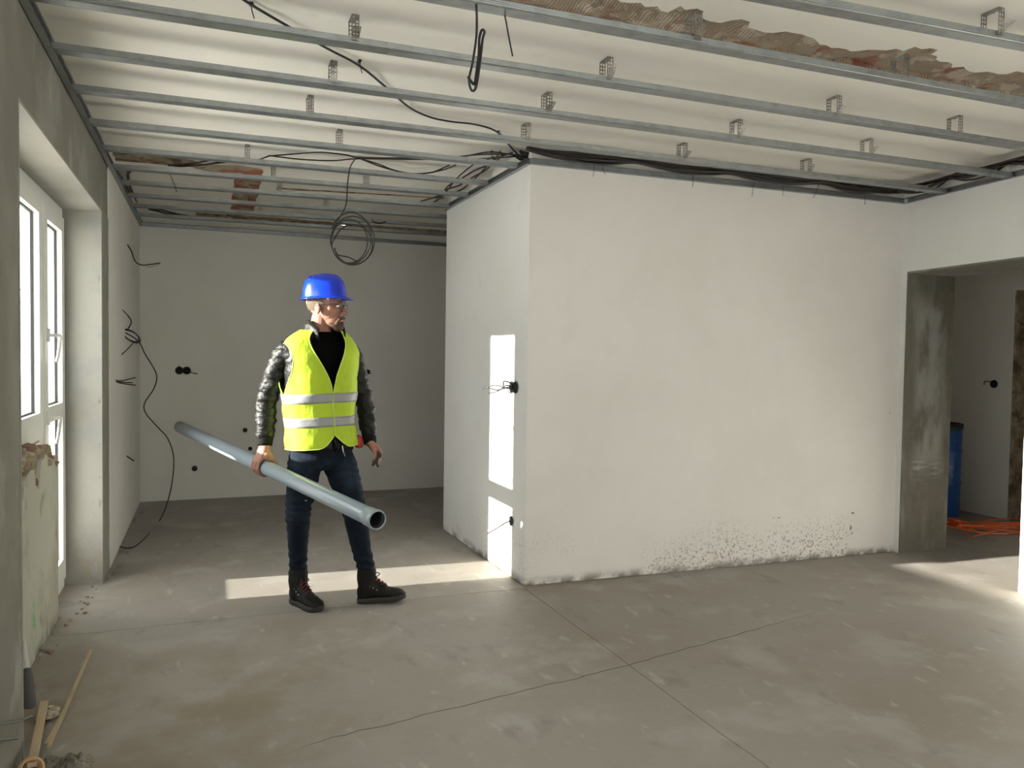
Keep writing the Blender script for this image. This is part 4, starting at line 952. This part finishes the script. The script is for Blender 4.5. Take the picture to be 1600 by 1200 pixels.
# --- vest: front halves and back, armholes, V neck
VO = .030
S_HEM = s_of_z(.915); S_ARM = s_of_z(1.19); S_TIP = s_of_z(1.468); S_NECK = s_of_z(1.532)
def v_front(s, side=-1):
    z = smo(s)[0]; return .012+max(0, z-1.215)**1.6*(3.2 if side > 0 else 5.0)
def v_arm(s):       # angular half width of the armhole at the side
    if s <= S_ARM: return 0
    t = (s-S_ARM)/(S_TIP-S_ARM)
    if t >= 1: return 0
    return .52*math.sin(min(1, t*1.35)*PI/2)*(1 if t < .75 else math.cos((t-.75)/.25*PI/2)**.6)
def vest_panel(side, front):
    ns, nt = 84, 34; b = MB(); g1, g2 = [], []
    edge = []
    for i in range(ns+1):
        for j in range(nt+1):
            t = i/ns; u = j/nt
            z0 = .915
            if front: z0 += .066*max(0, 1-u*3.2)**2.2 - .012*(1 if side < 0 else -.6)*u
            else: z0 += -.012*(1 if side < 0 else -.6)
            s = s_of_z(z0)*(1-t)+S_NECK*t
            am = v_arm(s)
            if front: a0 = v_front(s, side); a1 = PI/2-am
            else: a0 = PI; a1 = PI/2+am
            th = side*(a0+(a1-a0)*u)
            hang = VO+.010*max(0, 1-smo(s)[0]/1.2) if smo(s)[0] < 1.2 else VO
            w0 = .009*NZ(tors(s, th, 0)*1.0, 8)+.0028*math.sin(th*7+smo(s)[0]*9)*(1-t)+.004*NZ((th*1.3, smo(s)[0]*9, side*3), 2.2)
            p = tors(s, th, hang+w0, n=2.25)
            nn = (tors(s, th, hang+.01)-tors(s, th, hang)).normalized()
            g1.append(p+nn*.0012); g2.append(p-nn*.0012)
    n = nt+1; m = (ns+1)*n
    fs = [(i*n+j, i*n+j+1, (i+1)*n+j+1, (i+1)*n+j) for i in range(ns) for j in range(nt)]+[(m+i*n+j, m+(i+1)*n+j, m+(i+1)*n+j+1, m+i*n+j+1) for i in range(ns) for j in range(nt)]
    fs += [(j, m+j, m+j+1, j+1) for j in range(nt)]+[(i*n, (i+1)*n, m+(i+1)*n, m+i*n) for i in range(ns)]+[(i*n+nt, m+i*n+nt, m+(i+1)*n+nt, (i+1)*n+nt) for i in range(ns)]
    b.add(g1+g2, fs)
    e1 = [g1[i*n] for i in range(ns+1)]; e2 = [g1[i*n+nt] for i in range(int(ns*(S_ARM-S_HEM)/(S_NECK-S_HEM)), ns+1)]; hem = [g1[j] for j in range(nt+1)]
    # reflective bands follow the same surface, 2 mm proud
    bands = []
    for z0, z1 in ((1.032, 1.084), (1.160, 1.212)):
        gb = []
        for off in (.0016, .0040):
            for i in range(5):
                for j in range(nt+1):
                    u = j/nt; zz = z0+(z1-z0)*i/4 - (.012*u if front and side < 0 else (.012 if side < 0 and not front else 0)); s = s_of_z(zz); am = v_arm(s)
                    a0, a1 = (v_front(s, side), PI/2-am) if front else (PI, PI/2+am); th = side*(a0+(a1-a0)*u)
                    t = max(0, (s-s_of_z(.915))/(S_NECK-s_of_z(.915)))
                    hang = VO+.010*max(0, 1-smo(s)[0]/1.2) if smo(s)[0] < 1.2 else VO
                    w0 = .009*NZ(tors(s, th, 0)*1.0, 8)+.0028*math.sin(th*7+smo(s)[0]*9)*(1-t)+.004*NZ((th*1.3, smo(s)[0]*9, side*3), 2.2)
                    gb.append(tors(s, th, hang+w0+off, n=2.25))
        mm = 5*n; q = MB(); q.add(gb, [(i*n+j, i*n+j+1, (i+1)*n+j+1, (i+1)*n+j) for i in range(4) for j in range(nt)]+[(mm+i*n+j, mm+(i+1)*n+j, mm+(i+1)*n+j+1, mm+i*n+j+1) for i in range(4) for j in range(nt)]
            +[(j, mm+j, mm+j+1, j+1) for j in range(nt)]+[(4*n+j, 4*n+j+1, mm+4*n+j+1, mm+4*n+j) for j in range(nt)])
        bands.append(q)
    return b, e1, e2, hem, bands
vest = MB(); edges = []; bnd = []
for side in (-1, 1):
    for front in (True, False):
        p, e1, e2, hem, bs = vest_panel(side, front); k = len(vest.v); vest.v += p.v; vest.f += [tuple(i+k for i in f) for f in p.f]; vest.m += p.m
        edges += [e2, hem] + ([e1] if front else []); bnd += bs
vo = vest.build('vest', 'vest', per, True)
b = MB()
for e in edges: b.tube(e, .0030, 6)
b.build('piping', 'piping', vo, True)
for q in bnd: q.build('reflective_band', 'silver', vo, True)

# --- jeans
b = MB()
hips = [(.965, .168, .112), (.93, .170, .116), (.89, .174, .120), (.85, .176, .118), (.81, .172, .108), (.785, .155, .09)]
b.loft([[Vector((.592, PY, z))+rotz(math.radians(12))@Vector((a*math.sin(t), -d*math.cos(t), 0)) for t in [2*PI*k/32 for k in range(32)]] for z, a, d in hips])
def leg(hip, kn, an, sd):
    up_ = kn.lerp(hip, .55)
    pts = [hip+Vector((0, 0, -.02)), hip.lerp(kn, .3)+Vector((0, -.006, 0)), hip.lerp(kn, .65)+Vector((0, -.01, 0)), kn+Vector((0, -.004, 0)), kn.lerp(an, .28)+Vector((0, .010, 0)), kn.lerp(an, .6)+Vector((0, .008, 0)), an+Vector((0, 0, .035)), an+Vector((0, 0, -.012))]
    rs = [.088, .093, .080, .068, .062, .054, .048, .050]
    b.tube(smooth_pts(pts, 5), [x for x in np.interp(np.linspace(0, 7, 36), range(8), rs)], 26, True)
leg(Rhip, Rkn, Ran, -1); leg(Lhip, Lkn, Lan, 1)
def jd(p):
    k = math.exp(-((p.z-.56)/.10)**2)+.9*math.exp(-((p.z-.22)/.09)**2)+.5*math.exp(-((p.z-.80)/.07)**2)+.25
    return .0055*k*(math.sin(p.z*120+7*NZ(p, 7)+p.x*25)*.5+.8*NZ((p.x, p.y, p.z*2), 20))
je = remesh(b, 'jeans', 'jeans', per, .0062, 2, jd)
q_ = Rkn+Vector((.0, -.073, .062)); b = MB(); b.tube([q_+Vector((-.045, .022, .008)), q_+Vector((-.01, .002, .0)), q_+Vector((.035, .0, -.006))], [.003, .0045, .003], 6, True); b.build('worn_patch', 'fade', je)
# belt and drawstring
b = MB(); b.tube([tors(s_of_z(.92), .25, .012), tors(s_of_z(.92), .25, .018)+Vector((0, 0, -.03)), tors(s_of_z(.92), .28, .020)+Vector((.004, 0, -.055))], .003, 6, True); b.build('zip_pull', 'metal', jk)

# --- boots
def boot(heel, toe, ankle, tp, nm_):
    d = Vector((toe.x-heel.x, toe.y-heel.y, 0)); L = .275; d.normalize(); sd = Vector((-d.y, d.x, 0)); pit = math.radians(tp)
    D = Vector((d.x*math.cos(pit), d.y*math.cos(pit), math.sin(pit))); U = sd.cross(D); U = -U if U.z < 0 else U
    o = Vector((heel.x, heel.y, 0))
    def B(t, x, z): return o+D*(t*L)+sd*x+U*z
    b = MB(); rings = []
    for t, w_, h, zb in ((.02, .022, .085, .025), (.06, .033, .10, .02), (.18, .038, .105, .018), (.35, .038, .108, .018), (.48, .041, .098, .018), (.62, .046, .080, .018), (.76, .048, .066, .018), (.88, .044, .058, .018), (.96, .031, .046, .02), (.995, .015, .032, .022)):
        rings.append([B(t, w_*math.copysign(abs(math.cos(a))**.8, math.cos(a)), zb+(h-zb)*(.5+.5*math.copysign(abs(math.sin(a))**.85, math.sin(a)))) for a in [2*PI*k/24 for k in range(24)]])
    b.loft(rings)
    top = Vector((ankle.x, ankle.y, 0)); a0 = B(.20, 0, .05)
    b.tube([B(.20, 0, .05), B(.22, 0, .09), Vector((ankle.x, ankle.y, .135)).lerp(B(.22, 0, .13), .4), Vector((ankle.x, ankle.y, .185))], [.043, .048, .054, .054], 24, True)
    b.tube([B(.22, 0, .10), B(.40, 0, .085), B(.55, 0, .062)], [.042, .040, .036], 20, True)
    bo = remesh(b, 'boot', 'boot', per, .0055, 2, lambda p: .0015*NZ(p, 40))
    s = MB(); rings = []
    for zz, e in ((-.002, -.003), (.006, .0), (.018, .002), (.028, -.001)):
        ring = []
        for k in range(40):
            a = 2*PI*k/40; t = .5-.5*math.cos(a); w_ = np.interp(t, [0, .05, .2, .4, .6, .78, .92, 1], [.008, .028, .039, .038, .046, .051, .038, .006])+e
            ring.append(B(-.005+1.02*t, w_*(1 if math.sin(a) >= 0 else -1)*(1 if 0 < t < 1 else 0), zz+(.008*max(0, t-.8)*5)))
        rings.append(ring)
    s.loft(rings); s.build('sole', 'sole', bo, True)
    l = MB()
    for k in range(6):
        t = .30+.058*k; z = (.150, .141, .131, .120, .106, .092)[k]; w_ = .024
        l.tube([B(t, -w_, z-.008), B(t+.015, 0, z+.008), B(t+.03, w_, z-.010)], .0028, 6, True); l.tube([B(t, w_, z-.008), B(t+.015, 0, z+.009), B(t+.03, -w_, z-.010)], .0028, 6, True)
    k0 = B(.30, 0, .142)
    l.tube(smooth_pts([k0, k0+D*.03+U*.02+sd*.01, k0+D*.055+U*.008+sd*.02, k0+D*.03-U*.006+sd*.01, k0], 4), .0028, 6, True)
    l.tube(smooth_pts([k0, k0+D*.03+U*.012-sd*.015, k0+D*.05-U*.01-sd*.03], 4), .0028, 6, True); l.build('laces', 'lace', bo, True)
    for k in range(3):
        for x in (-.040, .040): MB().ell(B(.30+.07*k, x, .10-.012*k), (.004, .004, .004), None, 8, 6).build('eyelet', 'metal', bo, True)
    return bo
rhx = onz(458, 938); boot(Vector((.452, 4.525, 0)), Vector((.560, 4.32, 0)), Ran, 0, 'r')
boot(Vector((.800, 4.385, 0)), Vector((1.04, 4.31, 0)), Lan, 5, 'l')

# ------------------------------------------------------------------ what he carries
t = thing('drain_pipe', 'long grey plastic drain pipe held level at the side of the worker', 'pipe', PG)
ux = PD.orthogonal().normalized(); vx = PD.cross(ux)
def ringp(c, r): return [c+(ux*math.cos(a)+vx*math.sin(a))*r for a in [2*PI*k/40 for k in range(40)]]
b = MB(); b.loft([ringp(PB, PR-.003), ringp(PB, PR), ringp(PA-PD*.07, PR), ringp(PA-PD*.06, PR-.003), ringp(PB, PR-.003)], caps=False); b.build('tube', 'pipe', t, True)
b = MB(); b.loft([ringp(PA-PD*.085, PR), ringp(PA-PD*.075, PR+.0025), ringp(PA-PD*.030, PR+.0025), ringp(PA-PD*.026, PR+.0055), ringp(PA-PD*.010, PR+.0055), ringp(PA-PD*.006, PR+.004), ringp(PA, PR+.004), ringp(PA+PD*.001, PR-.001), ringp(PA-PD*.07, PR-.002)], caps=False); b.build('socket_end', 'pipe', t, True)
b = MB(); b.loft([ringp(PA-PD*.004, PR-.0036), ringp(PA-PD*.9, PR-.0050)], caps=False); b.build('shade_lining', 'gasket', t, True)  # black lining paints the shade inside the grey pipe, not a rubber part
b = MB(); b.loft([ringp(PA-PD*.012, PR-.0005), ringp(PA-PD*.012, PR-.006), ringp(PA-PD*.022, PR-.006)], caps=False); b.build('seal_ring', 'gasket', t, True)
# black clamp tool in the left hand
c0 = LK+Ld*.018+Lc*.022
t = thing('hand_clamp', 'small black tool with two prongs held in the left fist of the worker', 'tool', c0)
b = MB(); b.tube([c0+Ls*.052, c0-Ls*.050], .013, 14, True); b.build('grip', 'black', t, True)
f0 = c0+Ls*.045
b = MB(); b.tube([f0, f0+Lc*.030-Vector((0, 0, .012)), f0+Lc*.050-Vector((0, 0, .020))], [.009, .008, .009], 10, True); b.build('prong', 'black', t, True)
b = MB(); b.tube([f0+Lc*.015, f0+Lc*.020-Vector((0, 0, .035)), f0+Lc*.012-Vector((0, 0, .052))], [.007, .007, .008], 10, True); b.build('prong', 'black', t, True)
# red tape measure at the waist
tc = ony(560, 690, PY-.01); t = thing('tape_measure', 'small red case clipped to the waist of the worker behind the vest', 'tape measure', tc)
e1 = Vector((.93, .1, .10)).normalized(); e3 = Vector((-.15, 0, 1)).normalized(); e2 = e3.cross(e1).normalized()
me_ = MB(); rg_ = []
for k, q in ((-1, .85), (-.8, 1), (.8, 1), (1, .85)): rg_.append([tc+e2*k*.018+e1*.021*q*math.copysign(abs(math.cos(a))**.5, math.cos(a))+e3*.036*q*math.copysign(abs(math.sin(a))**.5, math.sin(a)) for a in [2*PI*j/24 for j in range(24)]])
me_.loft(rg_); me_.build('case', 'redp', t, True)
MB().obox(tc+e2*.021, e1*.008, e3*.024, e2*.002).build('belt_clip', 'metal', t)
